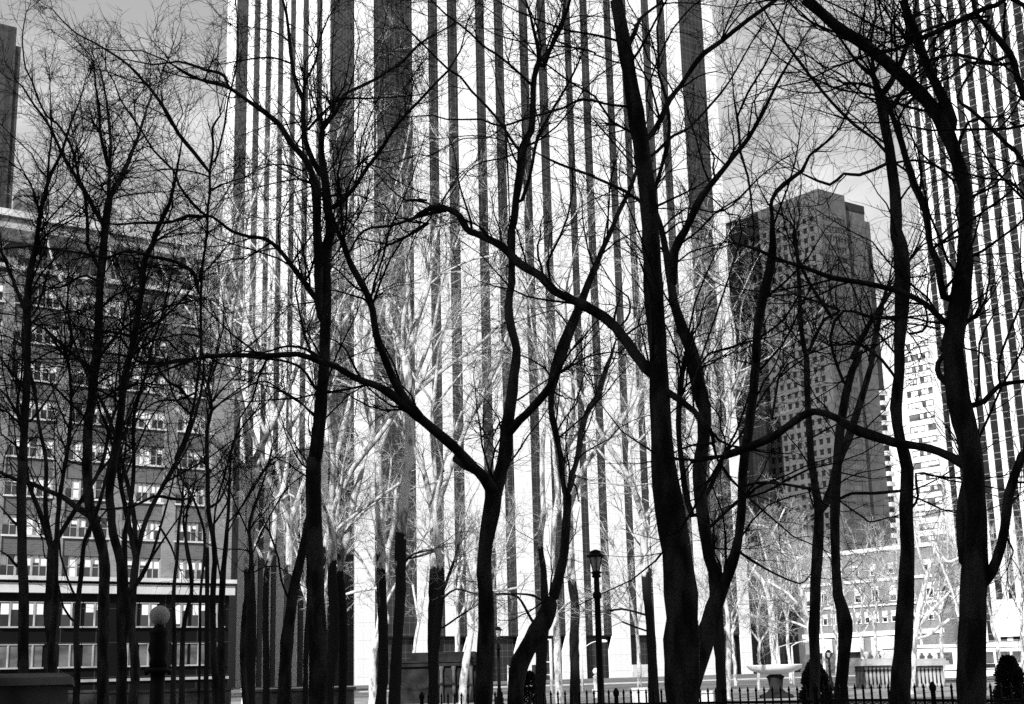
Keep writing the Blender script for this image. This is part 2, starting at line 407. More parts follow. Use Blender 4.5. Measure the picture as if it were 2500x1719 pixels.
# ------------------------------------------------------------------ dark brick slab
sq = at(2038, 1000, 385.0)
SL = Face([sq[0], sq[1]], DL); SR = Face([sq[0], sq[1]], DR)
BRICK_D = brick_mat('dark_brick', .085, .11, .07, 1.2)
slab = thing('brick_high_rise', 'tall dark brick high-rise with rows of small windows between the two striped towers', 'building')
zS = SL.hit(1996, 460)[1]
uSl = SL.hit(1800, 1000)[0]; uSr = SR.hit(2105, 1000)[0]; uSr2 = SR.hit(2168, 1000)[0]
zS2 = SR.hit(2130, 508)[1]
mb = MB()
qq = [sq[:2], sq[:2]+DR*uSr, sq[:2]+DR*uSr+DL*uSl*.9, sq[:2]+DL*uSl]
qq = [SL.p + DL*uSl, SL.p, SR.p + DR*uSr, SR.p + DR*uSr + DL*uSl]
mb.hexa([(p[0],p[1],0) for p in qq]+[(p[0],p[1],zS) for p in qq]); mb.build('tower_block', BRICK_D, slab, fix=True)
mb = MB(); mb.fbox(SR, uSr, uSr2, -30, -2.5, 0, zS2); mb.build('rear_wing', BRICK_D, slab)
mb = MB(); mb.fbox(SR, uSr+.2, uSr2, -30, -2.3, zS2-1.5, zS2+1.0); mb.build('parapet', DARK, slab)
wins = []
flS = 3.0; zz = 12
def win(F, u, z, w_, h_, list_):
    list_.append((F, u, z, w_, h_))
r = 0
while zz < zS-7:
    nL = 13
    for j in range(nL):
        u = uSl + 2 + j*(-uSl-3.2)/nL
        win(SL, u, zz, (-uSl-3)/nL*.56, 1.6, wins)
    for j in range(8):
        win(SR, 1.4+j*(uSr-2)/8, zz, (uSr-2)/8*.6, 1.6, wins)
    zz += flS
vis = [wv for wv in wins if 28 < wv[2] < 66]; random.shuffle(vis); vis = vis[:100]; vs = set(map(id, vis))
rest = MB(); cavs = MB()
for wv in wins:
    F, u, z, w_, h_ = wv
    t = MB() if id(wv) in vs else rest
    t.fbox(F, u, u+w_, .01, .12, z+h_*.78, z+h_)          # dark head and boxed air unit
    t.fbox(F, u+w_*.08, u+w_*.92, .01, .05, z, z+h_*.77)
    if t is not rest: t.build('window', GLASS, slab)
ro = rest.build('windows', GLASS, slab); ro['kind'] = 'stuff'
uSr3 = SR.hit(2243, 1000)[0]
mb = MB(); mb.fbox(SR, uSr2+.02, uSr3, -40, -12, 0, SR.hit(2215, 522)[1]); mb.build('far_wing', BRICK_D, slab)
# column of white balconies on its right flank
for j in range(16):
    z = 34 + j*3.0
    mb = MB(); mb.fbox(SR, uSr2-.4, uSr2+2.2, -2.4, -1.4, z, z+1.3); mb.build('balcony', STONE_L, slab)

# ------------------------------------------------------------------ low brick hotel on the right
hq = at(2080, 1500, 292.0); HF = Face([hq[0], hq[1]], DL)
BRICK_L = brick_mat('pale_brick', .19, .25, .16, 1.6)
ht = thing('brick_hotel', 'low pale brick building with white window surrounds behind the bare trees', 'building')
h0 = HF.hit(1960, 1500)[0]; h1 = HF.hit(2300, 1500)[0]
zh = HF.hit(2080, 1345)[1]
mb = MB(); mb.fbox(HF, h0, h1, -16, 0, 0, zh); mb.build('wall', BRICK_L, ht)
zc1 = HF.hit(2080, 1484)[1]; zc2 = HF.hit(2080, 1425)[1]
for zz_, hh in ((zc1, .35), (zc2, .6), (zh-.7, .8), (HF.hit(2080,1555)[1], .9)):
    mb = MB(); mb.fbox(HF, h0-.2, h1+.2, .02, .45, zz_, zz_+hh); mb.build('cornice', WHITE, ht)
def swindow(F, u, z, w_, h_, par, surround=WHITE):
    mb = MB(); mb.fbox(F, u-.12, u, .0, .1, z, z+h_); mb.fbox(F, u+w_, u+w_+.12, .0, .1, z, z+h_)
    mb.fbox(F, u-.25, u+w_+.25, .0, .18, z-.18, z)
    fo = mb.build('window', surround, par)
    mb = MB(); mb.fbox(F, u, u+w_, .0, .03, z, z+h_); mb.build('pane', GLASS, fo)
    mb = MB(); mb.fbox(F, u+.05, u+w_-.05, .031, .05, z+h_*random.uniform(.3,.8), z+h_-.05); mb.build('blind', BLIND, fo)
n = 15
for j in range(n):
    u = h0+1.2+j*(h1-h0-2)/n
    swindow(HF, u, zc1-3.2, 1.0, 2.2, ht); 
    if j % 2 == 0:
        swindow(HF, u, zc1+1.0, 1.5, 3.0, ht)
        swindow(HF, u, zc2+1.4, 1.3, 2.2, ht)
for j in range(3):
    mb = MB(); a = HF.hit(1995+j*75, 1560)[0]; mb.fbox(HF, a, a+4.5, .5, 2.4, 4.2, 7.0); mb.build('awning', WHITE, ht)
mb = MB(); mb.fbox(HF, h0, h1, .02, .3, 0, 4.0); mb.build('shopfront', GLASS_G, ht)

# ------------------------------------------------------------------ left brick building
lq = at(200, 1425, 128.0); LF = Face([lq[0], lq[1]], DR)
lb = thing('brick_office_block', 'brick office block with triple windows and a white stone cornice at the left', 'building')
BRICK_M = brick_mat('mid_brick', .17, .23, .28, 1.8)
BRICK_S = brick_mat('spandrel_brick', .09, .13, .17, 1.8)
l0 = LF.hit(-260, 1400)[0]; l1 = LF.hit(566, 1300)[0]
zc = LF.hit(200, 1411)[1]; zc_ = LF.hit(200, 1449)[1]
ztop = LF.hit(200, 622)[1]
fl = (ztop - zc)/8.6
mb = MB(); mb.fbox(LF, l0, l1, -16, -1.2, 0, ztop); mb.build('core', BRICK_S, lb)
bays = [(-118,-17),(11,128),(160,271),(301,399),(430,515)]
ub = [(LF.hit(a, 1194)[0], LF.hit(b, 1194)[0]) for a, b in bays]
# piers between bays
prev = l0
for a, b in ub + [(l1, l1)]:
    mb = MB(); mb.fbox(LF, prev, a, -1.2, 0, zc, ztop); mb.build('pier', BRICK_M, lb); prev = b
SILL = STONE_L
for r in range(9):
    z0 = zc + r*fl
    for (a, b) in ub:
        zs, zt_ = z0+.15, z0+fl*.56
        if r == 0: zs = z0+.05
        mb = MB(); mb.fbox(LF, a, b, -1.0, -.12, zt_, min(z0+fl, ztop)); mb.build('spandrel', BRICK_S, lb)
        mb = MB(); mb.fbox(LF, a, b, -.55, -.45, zs, zt_); wo = mb.build('window', GLASS, lb)
        mb = MB(); mb.fbox(LF, a-.08, b+.08, -.5, .12, zs-.16, zs); mb.build('sill', SILL, wo)
        mb = MB(); w3 = (b-a)/3
        for k in range(4): mb.fbox(LF, a+k*w3-.09 if k else a, a+k*w3+.09 if k < 3 else b, -.44, -.3, zs, zt_)
        for k in range(3):
            mb.fbox(LF, a+k*w3+.1, a+(k+1)*w3-.1, -.44, -.36, (zs+zt_)/2-.04, (zs+zt_)/2+.04)
            mb.fbox(LF, a+k*w3+w3*.47, a+k*w3+w3*.53, -.44, -.38, zs, zt_)
        mb.build('frame', STONE_M, wo)
        for k in range(3):
            for h_ in (0, 1):
                mb = MB()
                p = random.random()
                if p < (.85 if r in (0,1,2,3,4,5) else .65):
                    lo = zt_ - (zt_-zs)*random.choice([.35,.5,.5,.95])
                    mb.fbox(LF, a+k*w3+.12+h_*w3*.42, a+k*w3+.08+w3*(.47+.42*h_), -.449, -.445, lo, zt_-.03)
                if mb.v: mb.build('blind', BLIND, wo)
# cornices
for z0, z1, pr, m_ in ((zc_, zc-.55, .5, STONE_L), (zc-.32, zc+.05, .9, STONE_L), (ztop-.1, ztop+1.1, 1.2, STONE_D)):
    mb = MB(); mb.fbox(LF, l0, l1+.25, -1.1, pr, z0, z1); mb.build('cornice', m_, lb)
zl = zc+8*fl
mb = MB(); mb.fbox(LF, l0, l1+.1, .02, .35, zl-.35, zl-.02); mb.build('string_course', STONE_L, lb)
# dark base floors
GRAN = grid_mat('dark_granite', LF, .006, .04, 3.1, .05, per_u=3.3, wu=.07, rough=.6, spec=.06, var=.3)
zb1 = LF.hit(200, 1529)[1]; zb2 = LF.hit(200, 1472)[1]; zb3 = LF.hit(200, 1627)[1]; zb4 = LF.hit(200, 1574)[1]
mb = MB(); mb.fbox(LF, l0, l1, -1.2, -.3, 0, zc_-.02); mb.build('base_wall', GRAN, lb)
for i, (a, b) in enumerate(ub + [(LF.hit(523,1500)[0], LF.hit(550,1500)[0])]):
    n = 2
    for k in range(n):
        w2 = (b-a)/n; aa, bb_ = a+k*w2+.25, a+(k+1)*w2-.1
        for (za, zb5, m_) in ((zb1, zb2, GLASS), (zb3, zb4, GLASS_G)):
            mb = MB(); mb.fbox(LF, aa, bb_, -.29, -.22, za, zb5); wo = mb.build('window', m_, lb)
            mb = MB(); mb.fbox(LF, aa-.1, bb_+.1, -.29, .02, za-.14, za); mb.fbox(LF, (aa+bb_)/2-.07, (aa+bb_)/2+.07, -.21, -.12, za, zb5)
            mb.fbox(LF, aa-.1, bb_+.1, -.29, -.1, zb5, zb5+.08)
            mb.build('frame', STONE_M, wo)
            if m_ is GLASS:
                h = (zb5-za); mb = MB()
                mb.fbox(LF, aa+.1, (aa+bb_)/2-.1, -.215, -.21, zb5-h*random.choice([.4,.5,.9]), zb5-.05); mb.build('blind', BLIND, wo)
                if random.random() < .7:
                    mb = MB(); mb.fbox(LF, (aa+bb_)/2+.1, bb_-.1, -.215, -.21, zb5-h*random.choice([.3,.5]), zb5-.05); mb.build('blind', BLIND, wo)
mb = MB(); mb.fbox(LF, l0, l1+.02, -.28, -.05, zb3-1.4, zb3-1.15); mb.build('ledge', STONE_M, lb)
# pale set-back storeys with a roof tank
SB = Face(LF.P(0, -5, 0)[:2], DR)
zsb = SB.hit(270, 572)[1]
mb = MB(); mb.fbox(SB, l0, l1-3, -10, 0, ztop-1, zsb); mb.build('setback_storey', STONE_M, lb)
mb = MB(); mb.fbox(SB, l0, l1-2.6, -10, .5, zsb+.02, zsb+.7); mb.build('roof_edge', STONE_L, lb)
tk = at(72, 540, 138.0)
tank = thing('water_tank', 'dark domed rooftop water tank on the brick office block', 'water tank')
ztk = at(72, 462, 138.0)[2]
mb = MB(); mb.lathe(tk[0], tk[1], [(1.7, zsb+.7), (1.7, ztk-1.0), (1.3, ztk-.4), (.6, ztk-.05), (.1, ztk)], 20); mb.build('drum', STONE_D, tank, smooth=True)
mb = MB(); mb.lathe(tk[0], tk[1], [(1.78, ztk-1.4), (1.78, ztk-1.25)], 20); mb.build('hoop', IRON, tank)

# ------------------------------------------------------------------ tall dark tower on the far left (its bulk is outside the frame)
fq = at(45, 500, 207.5); FF = Face([fq[0], fq[1]], DR)
ft = thing('dark_high_rise', 'dark high-rise whose edge stands above the brick block at the left edge', 'building')
DK = grid_mat('dark_cladding', FF, .05, .035, 3.6, .9, per_u=2.4, wu=.9, rough=.8, spec=.2, var=.2)
zF = FF.hit(20, 62)[1]; uF0 = FF.hit(40, 90)[0]; uF1 = FF.hit(52, 130)[0]
mb = MB(); mb.fbox(FF, -34, uF0, -66, 0, 0, zF); mb.build('main_shaft', DK, ft)
mb = MB(); mb.fbox(FF, uF0, uF1, -64, -.3, 0, FF.hit(48, 112)[1]); mb.build('corner_shaft', DK, ft)

wb = thing('sky_blocker_far', 'unseen tall block added outside the left edge to cut sky light on the tower side', 'building')  # added out of view to keep sky light off the tower's side face
BR_W = brick_mat('blocker_brick', .07, .1, .08, 1.5)
mb = MB(); mb.box(-260, -158, 290, 402, 0, 165); mb.build('wall', BR_W, wb)
mb = MB(); mb.box(-261, -157.4, 289.4, 402.6, 163, 166); mb.build('cornice', STONE_M, wb)
wb2 = thing('sky_blocker_near', 'unseen long block added outside the left edge to cut more sky light', 'building')  # another unseen block, added to darken the tower's side face further
mb = MB(); mb.box(-260, -150, 60, 288, 0, 146); mb.build('wall', BR_W, wb2)
mb = MB(); mb.box(-261, -149.4, 59.4, 288.6, 144.5, 147); mb.build('cornice', STONE_M, wb2)
# ------------------------------------------------------------------ blocks behind the photographer that keep the near park in shade
nb = thing('shading_block', 'long building south of the park behind the viewpoint', 'building')
BR_B = brick_mat('rear_brick', .07, .1, .08, 1.5)
mb = MB(); mb.box(-260, 170, -95, -60, 0, 70.0); mb.build('wall', BR_B, nb)
mb = MB(); mb.box(-261, 171, -59.98, -59.2, 68.8, 70.4); mb.build('cornice', STONE_M, nb)

# ------------------------------------------------------------------ trees
S6, S9, SN = 600/1596, 600/905, 850/1579
TILE = dict(a=(0,0,S6), b=(0,560,S6), c=(0,1119,S6), d=(500,0,S6), e=(500,560,S6), f=(500,1119,S6), g=(1000,0,S6), h=(1000,560,S6),
            i=(1000,1119,S6), j=(1450,0,S6), k=(1450,560,S9), l=(1900,0,S9), m=(1900,560,S9), n=(1650,860,SN), s=(0,0,1))
def parse(s):
    tk = s.split(); w0, w1 = 10, 4; pts = []; t = 's'
    for q in tk:
        if '>' in q: w0, w1 = map(float, q.split('>')); continue
        if q[0].isalpha(): t = q[0]; q = q[1:]
        p = [float(v) for v in q.split(',')]; ox, oy, sc = TILE[t]
        pts.append([ox+p[0]*sc, oy+p[1]*sc, p[2]*sc if len(p) > 2 else -1])
    n = len(pts)
    L = [0]
    for a, b in zip(pts[:-1], pts[1:]): L.append(L[-1]+math.hypot(a[0]-b[0], a[1]-b[1]))
    known = [k for k in range(n) if pts[k][2] > 0]
    if not known:
        for k in range(n): pts[k][2] = w0+(w1-w0)*L[k]/max(L[-1], 1e-6)
    else:
        xs = [L[k] for k in known]; ws = [pts[k][2] for k in known]
        for k in range(n): pts[k][2] = float(np.interp(L[k], xs, ws))
    return np.array(pts), np.array(L)

def catmull(P, step):
    """P (n,4) -> resampled smooth curve"""
    P = np.vstack([2*P[0]-P[1], P, 2*P[-1]-P[-2]]); out = []
    for i in range(1, len(P)-2):
        L = np.linalg.norm(P[i+1,:3]-P[i,:3]); m = max(2, min(14, int(L/step)))
        for k in range(m):
            t = k/m
            out.append(.5*((2*P[i])+(-P[i-1]+P[i+1])*t+(2*P[i-1]-5*P[i]+4*P[i+1]-P[i+2])*t*t+(-P[i-1]+3*P[i]-3*P[i+1]+P[i+2])*t**3))
    out.append(P[-2]); return np.array(out)

def branches(start, dirn, length, rad, K, wob, up, rng):
    """vectorised crooked branches: returns P (N,K,3), R (N,K)"""
    N = len(start); P = np.empty((N, K, 3)); P[:, 0] = start; d = dirn.copy()
    seg = (length/(K-1))[:, None]
    for k in range(1, K):
        d = d + rng.normal(0, wob, (N, 3)); d[:, 2] += up; d /= np.linalg.norm(d, axis=1, keepdims=True)
        P[:, k] = P[:, k-1] + d*seg
    t = np.linspace(0, 1, K)[None]
    return P, rad[:, None]*(1-.72*t)

def spawn(P, Rr, per_m, ang, rng, tmin=.1, minr=None):
    """pick attachment points on the polylines (N,K,3)"""
    N, K, _ = P.shape
    seg = np.linalg.norm(P[:, 1:]-P[:, :-1], axis=2)
    cnt = rng.poisson(seg*per_m)
    if tmin > 0: cnt[:, 0] = (cnt[:, 0]*(rng.random(N) > tmin*3)).astype(int)
    n_i, k_i = np.nonzero(cnt); rep = cnt[n_i, k_i]; n_i = np.repeat(n_i, rep); k_i = np.repeat(k_i, rep)
    t = rng.random(len(n_i))
    A = P[n_i, k_i]; B = P[n_i, k_i+1]; s = A+(B-A)*t[:, None]
    r = Rr[n_i, k_i]*(1-t)+Rr[n_i, k_i+1]*t
    T = B-A; T /= np.linalg.norm(T, axis=1, keepdims=True)+1e-9
    q = rng.normal(0, 1, T.shape); q -= T*(q*T).sum(1, keepdims=True); q /= np.linalg.norm(q, axis=1, keepdims=True)+1e-9
    a = rng.uniform(ang[0], ang[1], len(s))[:, None]
    return s, T*np.cos(a)+q*np.sin(a), r

def crown_of(curves, D, pale, dens, rng, rtop=None, zmin=2.5, L1=(.7, 2.2), fine=1.0):
    """curves: list of (K,4) arrays with xyz + radius. Grows three orders of twigs on them."""
    px = D/3460.0
    thin = min(.0055, .9*px) * fine; thin = max(thin, .42*px*1.2)
    out = []
    S, Dn, Rd, Ln = [], [], [], []
    for C in curves:
        P = C[None, :, :3]; Rr = C[None, :, 3]
        s, d, r = spawn(P, Rr, 2.35*dens, (.45, 1.15), rng, 0)
        keep = (s[:, 2] > zmin) & (rng.random(len(s)) < np.clip(.05/np.maximum(r, .01), .12, 1))
        S.append(s[keep]); Dn.append(d[keep]); Rd.append(r[keep])
        # the limb ends in a fork
        T = C[-1, :3]-C[-3, :3]; T /= np.linalg.norm(T)
        k = 3; S.append(np.repeat(C[-1:, :3], k, 0)); Dn.append(T+rng.normal(0, .32, (k, 3))); Rd.append(np.full(k, max(C[-1, 3], .006)*1.6))
    S = np.vstack(S); Dn = np.vstack(Dn); Rd = np.concatenate(Rd); Dn /= np.linalg.norm(Dn, axis=1, keepdims=True)
    Ln = rng.uniform(L1[0], L1[1], len(S))*np.clip(Rd/.03, .55, 1.5)
    r1 = np.clip(Rd*.42, thin*1.3, .019)
    P1, R1 = branches(S, Dn, Ln, r1, 8, .21, .03, rng); out.append((P1, R1, 4))
    s, d, r = spawn(P1, R1, 4.2*dens, (.4, 1.1), rng)
    P2, R2 = branches(s, d, rng.uniform(.3, 1.1, len(s)), np.clip(r*.6, thin, .012), 5, .2, .03, rng); out.append((P2, R2, 3))
    s, d, r = spawn(P2, R2, 5.0*dens, (.4, 1.2), rng)
    P3, R3 = branches(s, d, rng.uniform(.12, .45, len(s)), np.clip(r*.6, thin*.75, .008), 3, .2, .02, rng); out.append((P3, R3, 3))
    V, Q, n = [], [], 0
    for P, Rr, m in out:
        if not len(P): continue
        v, q = tube_arrays(P, Rr, m); V.append(v); Q.append(q+n); n += len(v)
    return np.vstack(V), np.vstack(Q)

def limb_mesh(name, C, m, parent, rng, seg=10, flare=False):
    V, Q = tube_arrays(C[None, :, :3], C[None, :, 3], seg)
    V = V.reshape(len(C), seg, 3)
    bump = 1+rng.normal(0, .035, (len(C), 1, 1))+rng.normal(0, .03, (len(C), seg, 1))
    c = C[:, None, :3]; V = c+(V-c)*bump
    me = np_mesh(name, V.reshape(-1, 3), Q, m); return link(name, me, parent)

def place_limbs(strings, D, rng, drift=.4):
    """traced limbs -> 3D curves, each starting at the depth of the limb it grows from"""
    done2, doneY, doneW, curves = [], [], [], []
    for i, s in enumerate(strings):
        if isinstance(s, tuple): s, dy = s
        else: dy = None
        P, L = parse(s)
        if i == 0: Y0 = D; span = rng.uniform(-.04, .04)*D*.5
        else:
            A = np.vstack(done2); k = np.argmin(((A-P[0, :2])**2).sum(1)); Y0 = np.concatenate(doneY)[k]
            span = (rng.uniform(.12, drift)*rng.choice([-1, 1]))*L[-1]*D/3460.0
        if dy is not None: span = dy
        if i > 0:
            par = A[k]; wpar = np.concatenate(doneW)[k]
            if np.hypot(*(par-P[0, :2])) < 1.2*wpar+12:      # root the limb inside its parent
                P = np.vstack([[par[0], par[1], min(P[0, 2], wpar*.7)], P]); P[1, 2] = min(P[1, 2], wpar*.95)
                L = np.concatenate([[0], L+max(np.hypot(*(par-P[1, :2])), .5)])
        t = L/max(L[-1], 1e-6); Y = Y0+span*t
        done2.append(P[:, :2]); doneY.append(Y); doneW.append(P[:, 2])
        # denser reference points for attachment
        tt = np.linspace(0, L[-1], 40); done2.append(np.stack([np.interp(tt, L, P[:, 0]), np.interp(tt, L, P[:, 1])], 1)); doneY.append(np.interp(tt, L, Y)); doneW.append(np.interp(tt, L, P[:, 2]))
        C = np.array([[*at(p[0], p[1], y), p[2]*.5*y/3430.0] for p, y in zip(P, Y)])
        if i == 0:
            b = C[0].copy(); r0 = b[3]; g = []
            z = b[2]
            dirn = (C[1]-C[0])[:2]/max(C[1][2]-C[0][2], .3)
            gx = b[:2]-dirn*.25*max(z, 0)
            g = [[gx[0], gx[1], -.1, r0*1.55], [gx[0], gx[1], .25, r0*1.22]]
            if z > 1.0: g.append([(gx[0]+b[0])/2, (gx[1]+b[1])/2, z*.6, r0*1.06])
            C = np.vstack([g, C[0:] if z > .4 else C[1:]])
        C = catmull(C, .22); C[:, 3] = np.maximum(C[:, 3], .004)
        wv = rng.normal(0, 1, (len(C), 3)); wv = (wv+np.roll(wv, 1, 0)+np.roll(wv, -1, 0))/3; wv[0] = 0
        C[:, :3] += wv*np.minimum(C[:, 3:4]*.18, .012)
        curves.append(C)
    return curves

def tree(D, label, strings, pale=False, dens=1.0, group='bare plane trees in the park', drift=.4, zmin=None, L1=(.6, 2.1), fine=1.0, twig=True):
    rng = np.random.default_rng(abs(hash_(label)) % 99991)
    if zmin is None: zmin = 5.2 if D < 34 else 3.5
    t = thing('plane_tree', label, 'tree', group)
    curves = place_limbs(strings, D, rng, drift)
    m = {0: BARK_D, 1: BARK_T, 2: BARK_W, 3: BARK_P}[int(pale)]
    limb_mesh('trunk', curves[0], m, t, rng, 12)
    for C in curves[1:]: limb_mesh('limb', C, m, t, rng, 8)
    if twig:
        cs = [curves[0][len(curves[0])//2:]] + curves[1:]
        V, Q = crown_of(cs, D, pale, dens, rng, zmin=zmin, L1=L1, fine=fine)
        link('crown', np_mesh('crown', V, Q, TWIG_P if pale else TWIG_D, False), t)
    return t
def hash_(s):
    h = 7
    for c in s: h = (h*31+ord(c)) % 1000003
    return h

# --- dark trees of the near, shaded part of the park
tree(24, 'slim dark tree at the left edge above the rounded stone block', [
 "28>16 c150,1596 150,1350 150,1100 152,850 140,600 140,300 145,0 b150,1500 160,1250 170,1080 176,900 176,700 180,450 200,250 235,100",
 "14>3 b235,100 a255,1420 290,1270 330,1130 395,1000 430,900 460,800 520,650 560,500",
 "8>2 a300,1290 310,1150 320,1000 335,880 330,700 320,450", "10>4 b150,1240 90,1160 40,1080 0,1040", "7>3 b200,1240 290,1130 350,1040 420,930",
 "13>5 b180,560 110,400 60,260 0,130", "9>4 b170,1060 120,980 50,900 0,830", "8>3 c110,700 60,640 0,600", "7>3 c105,430 50,370 0,310",
 "6>2 b180,450 260,300 350,200 460,100 a520,1400", "6>3 b190,620 300,560 420,540 560,520", "6>3 b160,760 60,700 0,690", "5>2 b176,700 260,620 380,560 500,540"], dens=1.3)
tree(26, 'thin dark tree forking left of the stoutest left trunk', [
 "18>7 c350,1596 330,1300 360,1000 365,850 360,700 368,500 385,300 405,150 430,0 b430,1500 450,1350 465,1150 455,950 440,850",
 "7>3 b440,850 470,700 445,560 440,350 450,200", "8>3 b440,850 360,740 290,630 230,560", "5>2 b450,1300 380,1150 330,1000 240,900","5>2 b460,1100 540,980 600,900"], dens=1.3)
tree(28, 'narrow grey-barked tree with low crossing stems right of the second trunk', [
 "17>8 c495,1596 500,1200 505,950 525,750 545,560 590,440 640,300 690,120 720,0", "6>3 c490,900 440,790 400,650 385,540 b350,1350",
 "6>3 c470,1050 420,980 400,930 350,700 290,640 280,540", "4>2 c720,0 b760,1500 800,1300 840,1150"], dens=.9)
tree(33, 'stout dark tree with a long limb reaching down left past the brick block', [
 "29>20 c665,1596 668,1200 675,900 680,700 660,550 620,420 582,300 565,100 560,0 b565,1560 570,1300 592,1150 605,1000 620,850 635,700 642,500 655,300 670,150 680,0 a690,1400 708,1290",
 ("11>4 a708,1290 712,1100 720,940 705,780 690,650 665,520 645,440", 5.0), ("14>5 a715,1280 760,1190 820,1080 860,980 905,870 950,720 990,610", 6.0),
 "10>2 a700,1080 672,960 650,850 645,700 620,560 605,400 560,330 490,260",
 "16>8 c640,400 560,360 470,300 400,250 300,205 200,165 110,140 0,90", "7>3 b565,1230 480,1150 400,1070 330,1010 200,990 60,1010 0,1015",
 "11>4 b600,930 540,860 440,790 350,700 280,640 200,600", "13>4 a680,1480 600,1340 540,1220 470,1110 400,990 340,860 290,770 220,680 150,570 120,540",
 "10>3 b640,250 570,100 a570,1560 565,1400 545,1250 510,1150 480,1000 430,890 370,800 310,760 250,650 210,530 165,440 150,330 145,230 170,80",
 "5>2 a470,1100 560,960 600,840", "8>3 b650,350 560,300 470,330 380,380 250,360", "7>3 b650,520 740,430 850,380 980,300", "9>4 b620,860 700,760 800,640 950,560 1100,500 1260,460", "6>3 b600,1020 700,960 800,900 900,880", "5>2 a480,1010 600,850", "5>2 b650,700 740,600 840,560"], dens=1.3)
tree(25.5, 'dark two-stemmed tree directly left of the globe lamp', [
 "26>14 c790,1596 790,1200 790,950 790,750 770,620 735,480 715,350 705,220 730,80 b735,1500 770,1300 800,1100 815,950 850,800 880,650 900,500 925,350 940,200 1000,80",
 "14>4 b1000,80 a1030,1480 1080,1380 1110,1290 1150,1100 1180,930", "16>4 c800,1200 830,1000 815,800 810,500 840,350 865,150 870,0 b865,1400 870,1200 930,1000 965,880 985,760 1050,560 1100,350 1130,200",
 "10>4 c830,900 900,800 940,730 990,620 1040,450 1090,270 1130,120", "9>3 c850,880 950,700 1060,530 1200,330", "8>3 c1040,450 1110,570 1150,680",
 "9>4 b830,950 770,1030 640,1120", "9>3 b850,830 740,810 640,800", "8>3 b900,500 820,400 760,250", "6>2 b930,300 850,150 800,0", "6>2 b880,650 980,600 1080,500 1200,460",
 "10>3 b860,700 760,670 640,660 540,640", "8>3 b860,700 960,640 1080,560 1200,440 1290,330", "8>3 b830,860 900,780 1060,700 1160,800 1260,830", "6>3 b800,1050 900,1000 1010,1010 1150,1010"], dens=1.3)
tree(24.5, 'dark twisting tree with an S-bent trunk right of the globe lamp', [
 "32>18 c1290,1596 1300,1200 1300,900 1320,700 1330,500 1300,380 1250,250 1180,130 1140,30 b1150,1560 1140,1480 1180,1400 1230,1260 1260,1130 1280,1000 1300,850 1305,650 1305,450 1315,250 1335,100 1345,0 a1345,1540 1350,1350 1365,1250 1360,1130 1370,1050 1385,950 1380,830,18 1430,750,12",
 "6>3 a1400,1040 1440,900 1465,780 1480,650 1510,540 1540,400 1545,200 1530,0",
 "12>3 a1360,1120 1260,990 1160,870 1100,760 1040,660 980,580 880,470 790,390 700,330 600,270 500,220 400,130 340,60",
 "8>3 a1340,1400 1250,1320 1160,1200 1130,1110 1000,980 920,850 850,750 780,640 740,530 690,450 685,350",
 "10>4 a1340,1410 1230,1400 1120,1440 1000,1450 880,1450 760,1460 650,1440 560,1400",
 "11>4 b1290,420 1265,300 1200,240 1100,200 1000,180 880,145 800,145 700,185 650,180 500,150 350,130 200,110 0,130",
 "13>4 b1280,840 1150,850 1050,870 960,860 880,850 780,700 650,700", "9>4 b1240,1130 1170,1030 1090,990 1000,860 960,780",
 "9>5 c1200,265 1110,260 1000,245 870,310 700,330", "9>5 c1250,900 1235,700 1205,550 1215,330", "6>3 b1300,700 1200,680 1080,700 980,720", "7>3 b1270,1060 1150,1110 1050,1110 950,1160 880,1260", "6>3 b1240,1200 1150,1120 1100,1000 1090,880 1040,780", "5>2 a1360,1150 1280,1120 1100,1100 820,1130",
 "6>3 a1350,1250 1440,1200 1596,1150", "5>2 b1300,300 1420,180 1500,60"], dens=1.3)
tree(29, 'dark slender tree growing close behind the S-bent trunk', [
 "17>8 c1400,1596 1392,1200 1385,900 1395,600 1355,350 1350,100 b1345,1500 1345,1300 1375,1170 1350,1010",
 "6>3 b1380,1120 1450,1030 1540,940", "6>3 b1375,1180 1440,1120 1596,1000", "7>3 c1400,300 1440,250 1500,100","6>3 c1370,450 1470,300 1500,150"], dens=1.0)
tree(30, 'thin dark tree between the globe lamp and the S-bent trunk', [
 "16>6 c1180,1596 1180,1250 1200,1050 1245,880 1240,700 1205,520 1190,400"], dens=.7)
tree(33, 'grey thin leaning tree just right of the globe lamp post', [
 "14>6 c1120,1596 1135,1200 1125,900 1150,650 1160,450 1190,260"], dens=.7)
